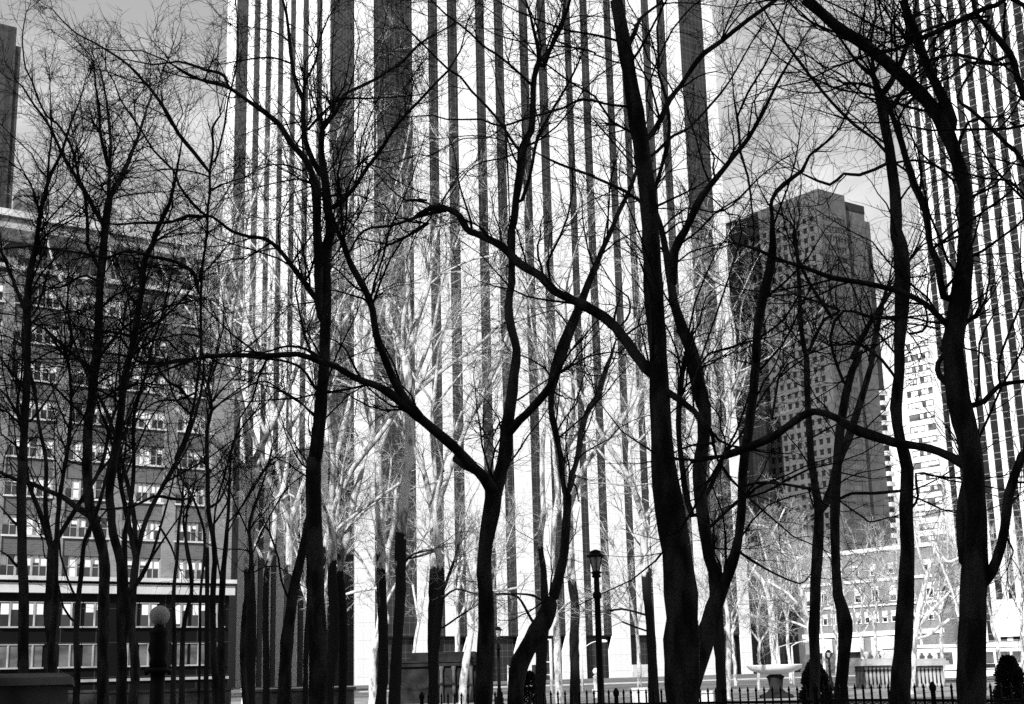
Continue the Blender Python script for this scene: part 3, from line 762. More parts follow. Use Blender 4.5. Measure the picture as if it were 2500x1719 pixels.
tree(25, 'tall dark tree with arching side limbs in front of the tower left corner', [
 "44>27 f735,1596 735,1200,120 720,900 715,500 705,200 710,0,98 e715,1500 745,1250,85 760,1050 775,900 780,700,74 790,500 785,300 795,100,70 d815,1500 800,1350 780,1200,60 760,1050 755,950,45 765,850,36",
 ("12>4 d755,880 775,820 850,730 900,620 1000,570 1150,490 1290,390 1400,280 1596,170", 3.0),
 "24>9 e750,560,60 735,400 735,200 730,0 d730,1450 720,1250,60 690,1120 640,1020,45 560,930 490,820,40 400,740 280,650 170,580 80,545,22 0,530",
 "8>3 a1490,560 1330,520 1200,500 1090,470", "10>3 d150,560 130,500 80,470 0,455 a1300,440 1160,400 1000,420 840,390",
 "16>7 d760,1130 700,1040 650,900 640,770 640,650 600,560 570,420 550,270 530,100 505,0",
 "8>3 d640,640 660,520 720,400 750,250 800,120 860,20", "5>2 d740,330 690,240 630,190 590,180", "6>2 d550,410 450,375 350,375 200,400 0,440", "5>2 d545,270 500,230 400,190 300,180",
 "8>4 d670,840 740,760 850,660 890,640 1060,640 1300,625", "13>5 d850,1340 960,1230 1060,1080 1120,1010 1200,880 1300,750 1400,650 1480,560 1580,460 g250,460 330,330",
 "4.5>2 d690,1180 600,1165 450,1190 300,1230 150,1290 60,1310", "5>2 d640,1110 560,1080 440,1070 300,1130 200,1200", "4>2 d690,1210 560,1260 400,1300",
 "15>6 e720,450 640,340 550,210 480,130 390,60 290,45 180,15 d120,1460 50,1410 0,1400", "8>4 e715,1030 660,940 600,885 480,850 350,840 200,820",
 "6>3 e705,1210 640,1140 520,1070 410,990 300,1010 150,1100 70,1150", "5>2 e720,470 650,480 560,490", "6>2 d900,1400 1000,1500 1010,1520",
 "5>2 d770,1150 850,1050 900,900 960,750 1060,600 1300,400", "4>2 d1100,1020 1240,1060 1400,1000 1596,1080", "4>2 d1180,900 1150,760 1110,680"], dens=1.3)
tree(22, 'dark forked tree with one long limb sweeping far left', [
 "46>44 i485,1596,118 495,1300,116 500,1000,106 485,750,95 495,550,95 530,350,118 552,215,96",
 "38>18 i556,240,104 600,80,85 h620,1450,92 625,1300,85 650,1150,75 680,950,72 700,780,58 660,650,62 640,500,58 665,350,52 665,200,50 665,0,50 g680,1450,55 690,1300,52 720,1100,60 740,950,58 790,850,50 800,750,45 800,650,42 810,500,40 840,400,36",
 "12>5 g840,400 830,300 800,170 780,80 755,0", "13>8 g870,430 900,340 960,230 1010,100 1040,0",
 "30>12 i545,225,96 490,130,85 400,50,75 300,0,72 h430,1560,75 300,1430,72 150,1300,70 0,1160,66 e1400,1230,66 1300,1140,72 1180,1050,62 1100,1010,52 970,960,50 850,890,45 740,850,42 600,810,38 450,820,42 300,820,34 150,820,34 0,825,30 b1500,815,30 1350,825,28 1280,840,20",
 "22>8 e1400,1210,60 1310,1120,62 1260,1030,58 1200,920,55 1150,800,52 1110,680,48 1090,520,46 1040,390,44 990,300,46 940,200,44 890,60,40 d880,1560,30 830,1400,20",
 "8>4 e740,840 660,780 560,760 480,770 380,800 250,790", "20>11 h650,1330,60 720,1240,58 800,1160,56 880,1060,55 930,980,45",
 "5>3 h960,945 1060,885 1150,830 1280,800 1370,800", "8>5 g720,990 650,890 590,800 500,690 400,590 330,500 250,450 100,300 0,200",
 "8>5 g800,560 740,500 650,420 560,350 480,300 400,220 300,140 230,90 160,20", "6>3 g620,820 630,1000 640,1150 650,1400", "10>5 g730,1300 780,1150 800,1050 830,900 900,760 960,660 1030,540 1100,400",
 "5>2 g700,990 600,1030 480,1050 380,1110 280,1250 200,1340", "4>2 h560,1440 480,1310", "5>3 h700,1110 800,1040 950,940", "4>2 g700,950 560,900 400,880 200,900", "4>2 g600,830 500,900 350,900 150,1000"], dens=1.2)
tree(26.5, 'dark tree leaning behind the small lamp post and splitting in a V', [
 "40>38 i690,1596,100 700,1400,110 760,1250,115 830,1130,115 900,1000,110 915,900,75",
 "24>22 i930,900,75 970,780,65 1000,650,60 1010,500,58 1020,350,56 1020,230,56",
 "16>12 i1005,220,36 990,100,36 980,0,38 h985,1500,40 960,1350,38 930,1230,42 920,1080,44 930,980,70 980,820,85 1040,650,78 1110,490,60 1190,270,42 1250,140,36 1310,10,32 g1350,1400,32 1420,1250,30 1475,1100,24",
 ("18>9 i1040,200,40 1060,100,38 1090,0,36 h1100,1450,40 1120,1300,42 1160,1180,42 1220,1080,40 1260,950,38 1310,820,24 1340,720,12", 12.0),
 "4>2 h1020,610 950,530 860,545 700,600", "4>2 g1400,1280 1300,1180 1250,1050"], dens=.95)
tree(55, 'straight trunk dark below and white above close behind the V-split tree', [
 "i850,1596,72 855,1300,74 870,1100,66 880,950,50 870,750,42 856,600,38 852,460,40 868,380,34 h860,1500,32 870,1300,28 870,1150,22 860,1000,14", "8>4 i870,1100 800,1060 700,900 560,880", "7>3 i860,920 800,890 700,880 570,885", "h868,1200,12 900,1050 960,900"], pale=True, dens=.8)
tree(17, 'thickest straight dark tree with burls halfway up its left side', [
 "s1668,1719,86 1664,1508,84 1653,1350,74 1637,1240,74 1621,1130,64 1612,1023,52 1607,862,48 1592,646,48 1575,431,44 1551,269,42 1530,140,38 1503,0,36",
 "j370,870,40 430,780,40 490,650,40 560,560,35 640,440,35 710,350,38 830,270,34 1000,130,32 1180,0,30",
 "j390,1000,22 450,940,25 520,880,22 620,830,15 760,680,18 880,530,14 1010,300,12 1090,170,8",
 "j390,1230,26 440,1080,26 480,900,25 490,800,22 470,650 420,480",
 "j200,690,20 100,680,18 0,655,16 g1250,665,20 1110,645,20 1000,700,18 900,730,18 750,770,18 600,820,16 480,780 430,775,14 240,775,12 150,750 0,760,8",
 "j170,410,14 60,375 0,350,12 g1200,340,13 1080,310,13 850,290,12 700,265,11 560,225 480,180,7",
 "j290,1300,26 200,1240,24 0,1150,20 g1200,1145,24 1080,1105,20 960,1060,18 870,1015 800,980,8", "j270,1090,14 200,1010 0,780,10 g1170,740,6",
 "h1596,950,80 1540,900,75 1460,800,75 1380,680,75 1300,600,75 1180,520,75 1080,460,60 950,400,62 850,310,62 750,250,60 680,190,65 600,110,60 500,60,50 430,30,48 370,0,48 g330,1410,45 260,1360,40 150,1345,40 0,1440,24 d1450,1450,22 1300,1540,20 1200,1590,16",
 "g150,1350,30 d1596,1365,26 1500,1380,25 1350,1420,22 1200,1470,20 1080,1480,18 1000,1530,16 e940,150,12", "g120,1320,16 0,1298,16 d1440,1300,16 1310,1300,14 1200,1220,10 1100,1100,6",
 "h1410,680,18 1500,620,12 1596,610,8", "h1380,620,14 1430,540,14 1420,440,12 1330,370,10 1250,240,8", "k230,570,32 300,620,26 370,670,24 430,740,20",
 "j200,340,44 240,260,40 270,200,34 300,120,26 420,30,18", "j250,190,14 320,280,14 350,380,14 440,480,13 500,570,12", "j420,770,12 340,640 380,480 440,330 520,180 640,40",
 "h1560,900,16 1500,640,9", "4>2 g260,1360 200,1340 300,1180 430,1050"], dens=1.0)
tree(20, 'dark forked tree joined at the foot to the thickest trunk', [
 "n30,1596,120 80,1450,105 130,1300,90 175,1160,80 210,1060,75",
 "n205,1060,65 150,930,55 130,800,60 110,680,62 105,550,62 125,400,60 130,250,60 100,120,55 60,0,45 k395,650,45 370,480,50 330,370,45 295,270,35 275,150,30 250,0,22 j410,1380,20 395,1250,14",
 "n75,740,28 40,600,28 15,400,26 15,200,26 40,20,24", 
 "n215,1060,60 260,950,50 290,830,42 300,700,40 300,550,42 320,400,45 350,200,45 370,0,40 k600,480,35 600,380,32 620,260,40 650,150,40 660,60,30 j1155,1400,28 1155,1300,28 1230,1200,35 1350,1110,28 1400,1010,20 1500,930,18 1596,830,14 l250,420,7 300,320,5",
 "k290,200,30 295,80,35 j600,1480,55 700,1280,50 800,1150,40 900,1020,35 1000,900,30 1100,730,25 1180,560,22 1270,400,16 1390,200,8",
 "j950,950,20 935,780,18 910,650 900,500,8", "j940,960,20 1000,1150,15 1020,1300,14 1040,1500,12", "j930,760,16 1000,600,16 1100,440,14 1170,290,12 1240,60,10 1260,0,8",
 "j440,1490,14 600,1350,14 840,1370,12 1100,1130,8", "j840,1060,14 760,980,10 700,900,8", "n290,620,12 330,600 400,590 500,600 600,620", "n130,660,22 180,560,20 215,470,22",
 "n150,800,14 230,720,16 290,670,16", "n160,890,8 250,895,7", "n300,915,14 370,960,12 440,1000,10 560,1050,8 600,1020,6", "j770,1290,10 870,1390,12 960,1510,12 k360,580,8"], dens=1.2)
tree(30, 'slim grey tree standing behind the dark conical bush', [
 "n635,1596,50 630,1300,48 635,1000,52 645,850,50 650,720,45 630,600,38 610,450,34 600,250,30 595,100,30 590,0,26 k775,450,20 760,300,18 750,100,14 740,0,10",
 "n655,720,32 690,660,40 730,520,40 780,400,40 830,250,36 860,150,30 900,0,22 m340,480,22 370,340,18 400,220,14", "n640,620,10 500,600 400,590 330,650",
 "k790,450,14 850,330,12 905,300,12 m60,240,8", "k750,250,10 700,330 640,380"], dens=.95)
tree(26, 'dark sinuous tree with a knee bend between the two slimmer trunks', [
 "n745,1596,60 760,1400,55 765,1220,65 740,1100,50 725,900,42 720,700,45 730,500,45 745,350,42 770,200,40 800,80,34 840,0,28 m270,480,22 340,340,20 420,220,14 480,120",
 "n750,660,14 800,640,14 900,640,14 1010,630,14", "m200,330,14 140,240,14 90,150,12 60,60,10", "n750,680,8 850,750 880,770 930,760", "m240,560,12 190,400,12 240,300,12 330,320,14 430,330,12"], dens=1.0)
tree(21, 'dark straight tree whose upper limbs arch left beneath the sky gap', [
 "n1015,1596,95 1030,1300,80 1040,1100,75 1050,900,62 1045,700,62 1050,520,62 1020,400,50 1000,250,55 1010,100,50 1010,0,50 m450,350,50 455,200,60 450,60,55 l435,850,50 430,700,45 410,550,38 385,430,36 370,340,30 350,280,24",
 "l390,340,26 440,260,22 480,150,22 500,60,14", "l340,270,22 290,230,14 220,130,10 160,60,8 90,10,6", "l350,260,18 340,150,12 360,60,10 355,0,8",
 "l405,570,14 350,510,12 280,460,14 200,380,12 140,310,13 80,230,13 0,120,10 j1100,60,12 1050,0,10", "l405,600,14 300,645,14 240,640,12 190,680,12 90,640,8",
 "l430,600,10 500,590 580,610 640,660", "n1075,700,12 1100,650 1090,550 1170,560", "m440,560,12 380,480 300,420", "l390,440,16 430,380,16 480,310,14"], dens=1.2)
tree(16, 'massive dark tree near the right edge with limbs to both sides', [
 "n1340,1596,130 1345,1300,125 1350,1000,118 1360,750,105 1350,550,100 1330,400,105 1290,220,115 1260,0,100 m650,380,85 670,250,80 690,120,60 690,0,55 l690,700,55 660,580,50 620,480,60 570,400,55 490,310,50 400,230,48 300,150,50 210,90,45 100,0,50",
 "m610,250,30 590,130,30 560,60,25 l545,780,30 500,680,30 470,580,28 440,480,25 400,380,22 370,330,16", "l640,450,50 600,350,40 560,270,40 530,180,38 500,100,40 460,0,35",
 "n1400,220,26 1470,150,22 1596,130,18", "n1310,510,50 1240,470,42 1150,440,40 1020,420,42 950,400,45 830,360,48 730,300,36 630,270,34 550,300,38 450,380,38 330,430,38 215,470,36",
 "n1260,160,30 1200,110,30 1190,50,24 1220,0,22 m600,440,20 640,410,22", "n1400,1040,50 1450,950,50 1490,800,45 1510,650,45 1560,500,42 1579,460,40", "n1530,590,12 1579,590,10",
 "n1300,950,45 1290,750,45 1310,600,30", "m620,350,28 560,290,22 500,250,24 420,220,24 300,195,22 200,180,20 100,140,18 0,110,16 k590,70,14 520,50,10",
 "m730,640,14 740,560,10 740,420,8 790,320,6", "m820,580,10 810,500,10 850,380,10 905,250,8", "m480,385,10 530,375,10 550,340,9 545,300,8", "k655,700,10 m0,550",
 "n1490,820,10 1530,900,8 1520,930,6", "l660,560,14 700,450,12 820,430,8","n1510,700,8 1560,640,6"], dens=1.2)
tree(15, 'dark tree rooted outside the right edge reaching in overhead', [
 "s2640,1719,70 2630,1200,60 2625,800,50 2640,500,44 2600,330,36", "s2600,330,30 l905,350,30 870,230,30 830,170,28 780,110,24 730,50,18 720,0", "s2625,800,30 2560,560,26 l905,600,20 840,530,18 760,450,16 700,400,14 660,360,10 700,280 760,180",
 "l870,230,12 800,240 700,230 640,280", "l850,200,12 780,230 660,200 560,220", "l780,60,12 700,70 600,90 500,130", "s2600,330,14 l905,20 800,20 740,40 600,110 530,140", "l800,490,8 860,420 905,330"], dens=1.1, drift=.3)
tree(26, 'dark leaning trunk that meets the tall arching tree from the left', [
 "f520,1596,85 530,1200,80 570,900,70 620,650,60 685,350,50 705,150,36 700,0,24 e705,1450,16", "f560,950,14 500,800 480,650 420,480"], dens=.7)
tree(31, 'slender dark tree at the left end of the shaded tower side', [
 "f110,1596,48 110,900,42 150,400,24 165,50,16 e180,1400,12 240,1290 330,1180", "f150,420,12 250,300 400,60", "f115,860,12 60,420 140,60", "f140,500,10 300,200 420,20"], dens=.9)
tree(34, 'slender dark tree near the middle of the shaded tower side', [
 "f260,1596,42 250,1100,38 300,700,30 290,420,20 380,150,12 e440,1400,10", "f290,500,10 200,300 150,160", "f300,640,10 400,420 500,240"], dens=.9)
# --- pale trees whose tops or whole length stand in the sun
tree(57, 'white trunk forked low and lit from halfway up beside the tall dark tree', [
 "f400,1596,45 395,1000,42 400,780,38 410,700,36 430,620,40 450,480,36 465,300,38 510,200,40 530,60,28 540,0,26 e550,1400,34 555,1200,24 550,1000,22 550,850,20 545,700,12",
 "f385,690,24 360,620,22 325,560,12", "f500,270,24 550,235,18 600,270,12 625,300,8", "e555,1290,20 610,1200,20 660,1120,16 700,1060,10", "f495,300,10 540,420 590,530 620,440", "f545,220,10 560,100 590,20"], pale=True, dens=.75)
tree(57, 'pale curved tree with a dark foot left of the white corner pier', [
 "f890,1596,50 900,1200,60 890,900,50 880,720,44 900,600,50 950,400,44 970,250,44 1010,120,36 1035,0,26 e1040,1500,26 1045,1450 1000,1350,14",
 "f870,650,20 850,480 960,380 1080,290 1270,160", "f880,720,16 850,560 870,300 900,40", "f800,600,20 830,420 870,200 900,20", "e1045,1480,12 1075,1420,10", "f900,500,12 1000,380 1200,210"], pale=True, dens=.95)
tree(58, 'narrow two-toned stem left of the white corner pier', [
 "f745,1596,34 740,1100,36 770,650,36 800,480,34 840,300,26 900,40,18 e920,1440,12", "f800,480,18 850,470 940,400 1000,330"], pale=True, dens=.9)
tree(75, 'fully sunlit curved pale trunk in front of the white corner pier', [
 "f1090,1596,50 1090,1450,48 1090,1280,50 1130,1100,44 1150,950,50 1170,800,46 1180,650,40 1210,500,30 1230,400,24 1240,200,16", "f1165,560,20 1180,300,16 1205,100,12 1210,0,10",
 "f1145,840,18 1000,860,22 905,885,14", "f1190,1070,24 1180,1000 1165,940,18", "f1190,600,12 1110,480 1120,380"], pale=2, dens=.9)
tree(47, 'large tree dark below and pale above behind crossing limbs', [
 "f1230,1596,85 1250,1200,72 1270,900,70 1270,600,75 1290,300,72 1320,0,60 e1330,1400,62 1330,1200,60 1330,1050,55 1310,900,60 1300,830,50",
 "e1300,850,40 1260,730,40 1190,610,38 1190,500,36 1150,400,30 1120,310,18 1120,200,12 1210,80,12", "e1310,850,45 1350,700,50 1380,560,50 1440,400,44 1470,250,36 1500,50,36 d1560,1250,22 1560,1000,14",
 "e1290,760,26 1290,600,30 1320,400,26 1330,150,22 1340,50,12", "e1440,330,30 1430,200,26 1380,100,18 1320,50,10", "e1310,860,12 1400,1000 1480,800 1560,640", "f1310,660,14 1360,620 1490,590", "e1470,350,14 1596,240 h200,290 400,200 560,170"], pale=True, dens=.9)
tree(46, 'pale leaning tree hidden behind the tall arching dark tree', [
 "f650,1596,34 660,1200,32 690,700,30 740,200,30 e760,1200,28 790,900,26 810,830,24 850,700,28 900,600,26 960,520,30 1000,420,20 1060,330,12", "e960,520,14 1080,470,10 1200,380,8", "e850,590,10 900,450 970,340", "e830,560,8 900,540 980,530"], pale=True, dens=.8)
tree(55, 'thin tree in front of the dark kiosk with a bend below its middle', [
 "i160,1596,36 165,1450,45 165,1300,50 180,1100,50 200,900,52 200,700,45 180,550,45 165,350,30 180,200,24 200,130,18 230,0,14 h330,1200,14 400,1050,14 430,980,12",
 "i220,850,22 270,720,20 310,600,16 330,450,14", "i230,900,14 300,850 430,880,8", "i165,600,20 80,630,16 0,650,12", "i210,130,14 130,170 100,100 90,0", "i215,1100,12 300,1040 380,990","h220,1560,12 150,1200 220,1080 380,880"], pale=True, dens=1.0)
tree(75, 'sunlit smooth pale trunk standing against the dark kiosk', [
 "i345,1596,45 350,1450,50 370,1300,48 400,1130,40 400,950,45 420,750,35 430,680,20 440,500,14", "i400,900,14 480,860 600,860 700,840", "i410,820,12 360,650 330,560"], pale=2, dens=.9)
tree(92, 'slightly forked pale tree rising over the kiosk roof', [
 "i315,1400,30 310,1250,30 310,1100,36 300,950,30 340,700,20 350,500,12", "i310,1060,18 360,960 370,860", "i300,950,14 290,820 320,640"], pale=2, dens=.9)
tree(76, 'pale trunk right of the V-split tree near the traffic signal pole', [
 "i975,1596,45 965,1400,48 955,1150,45 950,1000,35 930,700,30 940,400,36 960,250,34 940,0,24 h930,1400,20 900,1200,12", "i960,1000,12 1050,930 1130,900", "i940,400,16 990,300", "i950,1000,10 1100,980 1250,1000"], pale=2, dens=.8)
tree(92, 'thin pale tree left of the kiosk roof seen against the white piers', [
 "i30,1250,20 60,1060,22 100,850,14 130,640,10", "i60,1060,16 30,880 20,820", "i130,1150,12 140,1000 120,800"], pale=2, dens=.9)
tree(46, 'smooth white limbed tree lit high beside the S-bent trunk', [
 "c1340,1596,34 1345,900,30 1345,300,30 b1345,1300,28 1350,1010,26 1375,940,30 1420,720,36 1440,500,34 1440,340,28", "b1440,340,18 1400,240 1395,150,8", "b1440,340,18 1490,250,16 1530,80,14 a1570,1400,8", "b1440,640,10 1540,590 1596,560"], pale=True, dens=.8)
tree(76, 'two-stemmed pale tree left of the fountain', [
 "n230,1596,36 235,1480,34 200,1350,26 180,1230,22 165,1100,14", "n235,1480,28 240,1350,24 235,1200,18 220,1080,14 200,900,10", "n225,1250,12 300,1100 350,990 370,940", "n240,1300,8 310,1190 360,1200 420,1240"], pale=2, dens=1.3)
tree(98, 'pale forked tree directly behind the fountain basin', [
 "n445,1430,24 445,1400,24 430,1250,22 430,1180,22 400,1050,18 345,980,12 300,930,8", "n430,1200,20 440,1050,14 400,900,12 370,780,9 330,700", "n440,1180,14 450,1300 430,1100", "n420,1040,12 500,1090 560,1150 600,1210", "n400,900,9 460,780 500,700"], pale=2, dens=1.3)
tree(82, 'pale slanting tree behind the slim grey trunk', [
 "n640,1500,24 620,1350,24 600,1230,20 560,1050,16 530,900,12 480,850,8", "n600,1250,14 520,1220,10 490,1225", "n545,960,12 480,900 420,800 330,780", "n600,1220,12 560,1150 490,1130"], pale=2, dens=1.3)
tree(76, 'pale tree with wide raised arms left of the massive dark trunk', [
 "n1070,1596,36 1075,1400,34 1085,1270,30 1130,1050,22 1180,880,16 1215,680,10", "n1090,1250,24 1160,1170,18 1250,1080,12", "n1140,1030,12 1100,900 1080,800", "n1180,900,12 1250,1080 1280,1200", "n1090,1300,14 1150,1280 1240,1210", "n1180,880,12 1230,950 1290,930"], pale=2, dens=1.3)
tree(55, 'white fork of branches seen between the thickest trunk and the narrow dark stem', [
 "k440,905,26 440,700,24 440,560,24 425,500,22 400,450,24 370,380,22 360,280,16 370,220,10", "k425,490,22 450,380,20 465,290,22 455,200,20 450,100,16 440,0,12", "k360,240,12 400,170,12 390,100,10", "k460,200,16 430,170,14 400,120,10","k480,620,16 520,560,18 590,500,14 580,380,12"], pale=True, dens=.9)
tree(62, 'pale limb tree crossing behind the tall lamp post', [
 "i1590,1300,30 1560,1000,24 1560,600,22 1540,400,22 1480,240,18 1400,130,16 1270,0,14 h1140,1330,12 1000,1180,8", "i1560,640,14 1450,500,10 1380,350,8", "i1570,1130,12 1450,1090 1380,1060","i1580,1030,14 1470,1000 1380,980 1300,990"], pale=True, dens=.8)

# --- further pale trees grown freely
def Y_(y): return y < 70
def free_tree(x, y, h, label, pale=True, dens=1.0, lean=0, fine=1.0, group='bare plane trees in the park'):
    rng = np.random.default_rng(hash_(label))
    t = thing('plane_tree', label, 'tree', group)
    n = 7; r0 = h*(.0078 if h > 19.5 else .0085 if Y_(y) else .011)
    fork = rng.uniform(.28, .42)*h
    z = np.linspace(-.1, fork, n); xy = np.cumsum(rng.normal(lean*.1, .07, (n, 2)), 0)
    xy -= xy[0]
    C = np.column_stack([x+xy[:, 0], y+xy[:, 1], z, np.linspace(r0*1.15, r0*.8, n)]); C = catmull(C, .3)
    curves = [C]; top = C[-1]
    k = rng.integers(3, 5)
    for q in range(k):
        a = 2*PI*q/k+rng.uniform(-.4, .4); d = np.array([math.cos(a)*.42, math.sin(a)*.42, 1.0]); L = (h-fork)*rng.uniform(.75, 1.0)
        P = [top.copy()]; dd = d/np.linalg.norm(d); m = 7
        for j in range(m):
            dd = dd+rng.normal(0, .16, 3); dd[2] += .06; dd /= np.linalg.norm(dd)
            P.append(np.array([*(P[-1][:3]+dd*L/m), r0*.62*(1-(j+1)/m*.85)]))
        P[0][3] = r0*.62; B = catmull(np.array(P), .35); curves.append(B)
        for e in range(3):
            i0 = int(len(B)*rng.uniform(.2, .7)); s0 = B[i0]; T = B[i0+1][:3]-B[i0][:3]; T /= np.linalg.norm(T)
            dd = T+rng.normal(0, .55, 3); dd /= np.linalg.norm(dd); L2 = L*rng.uniform(.35, .6); P = [s0.copy()]
            for j in range(5):
                dd = dd+rng.normal(0, .15, 3); dd[2] += .08; dd /= np.linalg.norm(dd); P.append(np.array([*(P[-1][:3]+dd*L2/5), s0[3]*.6*(1-(j+1)/5*.8)]))
            P[0][3] = s0[3]*.6; curves.append(catmull(np.array(P), .35))
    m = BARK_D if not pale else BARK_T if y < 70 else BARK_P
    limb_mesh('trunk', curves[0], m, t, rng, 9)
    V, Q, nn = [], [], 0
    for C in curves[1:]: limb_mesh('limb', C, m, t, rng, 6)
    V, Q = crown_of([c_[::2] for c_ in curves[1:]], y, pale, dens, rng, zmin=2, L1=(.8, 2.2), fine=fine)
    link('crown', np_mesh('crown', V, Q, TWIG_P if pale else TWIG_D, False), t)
    return t
def gx(px, Y): return at(px, 1640, Y)[0]
FREE = [(1700,112,13,'sunlit tree'),(1795,128,14,'pale tree'),(1850,104,11.5,'pale tree'),(1930,140,16,'tree'),(1995,118,13,'tree'),(2045,150,17,'tree'),
        (2110,108,12,'tree'),(2150,136,16,'tree'),(2225,120,14,'tree'),(2300,102,13,'tree'),(2365,132,16,'tree'),(2440,106,13.5,'tree'),(2500,124,15,'tree'),(2560,108,14,'tree'),
        (2010,162,20,'tree'),(2260,160,19,'tree'),(2410,158,19,'tree'),(1900,158,17,'tree'),
        (770,98,19,'tree'),(935,100,17,'tree'),(1180,92,15,'tree'),(1560,96,13,'tree'),
        ]
NEARBY = ['left of the fountain basin','behind the stem of the fountain','in the gap right of the white far pier','behind the fountain rim','before the pale brick hotel','between the banded building and the hotel front',
          'just left of the pale tree with raised arms','in front of the hotel shopfront','left of the massive dark trunk','hidden partly by the massive dark trunk','just right of the massive dark trunk','above the white bus','beside the right-hand dark bush','at the right border of the photo',
          'highest behind the slim grey tree','highest behind the massive trunk','highest against the striped tower base','highest behind the fountain',
          'left of the white corner pier','right of the white corner pier','behind the small lamp post','right of the tall lamp post']
for (px, Y, h, k), wh in zip(FREE, NEARBY):
    free_tree(gx(px, Y), Y, h, 'distant bare pale tree '+wh, dens=.62 if Y > 95 else .7, fine=.8 if Y > 95 else .8)
for (px, Y, h, wh) in [(610,50,25,'left of the tall arching tree'),(800,56,27,'right of the tall arching tree'),(925,60,27,'crossed by the long left-sweeping limb'),(1060,58,25,'above the kiosk'),
                       (1400,66,28,'between the V-split tree and the tall lamp post'),(1590,60,25,'right behind the thickest trunk'),(1760,52,20,'right of the joined forked tree'),(700,64,27,'directly behind the tall arching tree')]:
    free_tree(gx(px, Y), Y, h, 'tall pale-topped tree '+wh, dens=.75, fine=.8)
# darker young trees in the shaded left part
for (px, Y, h, wh) in [(110,42,16,'between the two leftmost trunks'),(330,40,15.5,'just above the globe lamp')]:
    free_tree(gx(px, Y), Y, h, 'thin dark bare tree '+wh, pale=False, dens=.7)

# ------------------------------------------------------------------ park furniture
def lamp_post(px, Y, ztop, label):
    x = gx(px, Y); t = thing('street_lamp', label, 'street lamp', 'iron park lamps')
    zt = ztop; zl = zt-.47                       # foot of the lantern
    mb = MB(); mb.lathe(x, Y, [(.24,0),(.24,.25),(.19,.3),(.2,.5),(.13,.62),(.1,.85),(.12,.9),(.08,.95),(.065,zl-.62),(.1,zl-.58),(.1,zl-.5),(.065,zl-.46),(.06,zl-.16)], 16)
    mb.build('post', IRON, t, smooth=True)
    mb = MB(); mb.lathe(x, Y, [(.06,zl-.16),(.11,zl-.13),(.08,zl-.08),(.13,zl-.03),(.07,zl)], 16); mb.build('collar', IRON, t, smooth=True)
    mb = MB(); mb.lathe(x, Y, [(.075,zl),(.15,zl+.3)], 12, cap=False); mb.build('lantern_glass', LANTERN, t)
    mb = MB()
    for k in range(6):
        a = 2*PI*k/6+.52; mb.tube([(x+.08*math.cos(a), Y+.08*math.sin(a), zl), (x+.157*math.cos(a), Y+.157*math.sin(a), zl+.3)], .011, 4)
    mb.build('lantern_frame', IRON, t)
    mb = MB(); mb.lathe(x, Y, [(.17,zl+.3),(.205,zl+.31),(.205,zl+.34),(.12,zl+.4),(.13,zl+.43),(.03,zl+.47)], 8)
    mb.build('lantern_roof', IRON, t)
    return t
lamp_post(1465, 31, 4.25, 'tall dark iron lamp post standing before the white tower piers')
lamp_post(1218, 66, 3.77, 'small distant iron lamp post between the forked trunk and the V-split tree')
lamp_post(2026, 92, 2.6, 'thin lamp post seen between the slim grey tree and the knee-bent tree')

def globe_lamp(px, py, Y, r, label, mat_body, mat_globe):
    c = at(px, py, Y); x, z = c[0], c[2]; t = thing('globe_lamp', label, 'lamp', 'globe lamps on pedestals')
    mb = MB(); mb.lathe(x, Y, [(r*math.sin(PI*k/14)+.002, z-r*math.cos(PI*k/14)) for k in range(15)], 24); mb.build('globe', mat_globe, t, smooth=True)
    b = z-r
    mb = MB(); mb.lathe(x, Y, [(r*.62, b-r*4.2),(r*.9,b-r*4.1),(r*.8,b-r*3.2),(r*1.05,b-r*2.4),(r*.85,b-r*1.2),(r*1.0,b-r*.7),(r*.95,b-r*.4),(r*.5,b-r*.1),(r*.55,b+r*.05)], 18); mb.build('vase', mat_body, t, smooth=True)
    mb = MB(); mb.lathe(x, Y, [(r*.7,b-r*4.7),(r*1.35,b-r*4.6),(r*1.4,b-r*4.3),(r*.8,b-r*4.1)], 18)
    for s_ in (-1, 1): mb.lathe(x+s_*r*1.15, Y, [(.02,b-r*4.9),(r*.22,b-r*4.7),(r*.22,b-r*4.3),(.02,b-r*4.1)], 8)
    mb.build('ring_ledge', mat_body, t, smooth=True)
    mb = MB(); h = b-r*4.7
    mb.lathe(x, Y, [(r*1.3,0),(r*1.3,h*.16),(r*.95,h*.2),(r*.75,h*.6),(r*.72,h)], 16); mb.build('pedestal', mat_body, t, smooth=True)
    return t
GLOBE = mat('dusty_globe', .42, .6, .3, noise=((6,6,6), .34, .46))
globe_lamp(390, 1503, 27, .19, 'dark pedestal lamp with a big unlit grey globe among the left trunks', IRON, GLOBE)
globe_lamp(1455, 1639, 88, .21, 'small sunlit stone pedestal lamp with a white globe left of the tall lamp post', STONE_L, WHITE)

# stone block, rounded on top, bottom left
sb_ = thing('stone_block', 'dark rounded stone block end in the bottom left corner', 'stone block')
L_ = at(-140, 1640, 13.5); Rr_ = at(183, 1650, 14.2); zt_ = at(90, 1640, 14)[2]
pts = [(L_[0], 13.5), (Rr_[0], 14.2)]
mb = MB(); N = 12; prof = [(-1.0,0),(-1.0,zt_-.14)]+[(-.96+.04*0+.14*(1-math.cos(a))-.04, zt_-.14+.14*math.sin(a)) for a in [PI/2*k/6 for k in range(1,7)]]
d2 = np.array([Rr_[0]-L_[0], .7]); d2 /= np.linalg.norm(d2); n2 = np.array([d2[1], -d2[0]])
tmp = Face([L_[0], 13.5], d2); Lr = np.linalg.norm([Rr_[0]-L_[0], .7])
mb.fbox(tmp, 0, Lr-.06, -.9, 0, 0, zt_-.1); mb.build('block', STONE_D, sb_)
mb = MB(); ring = []
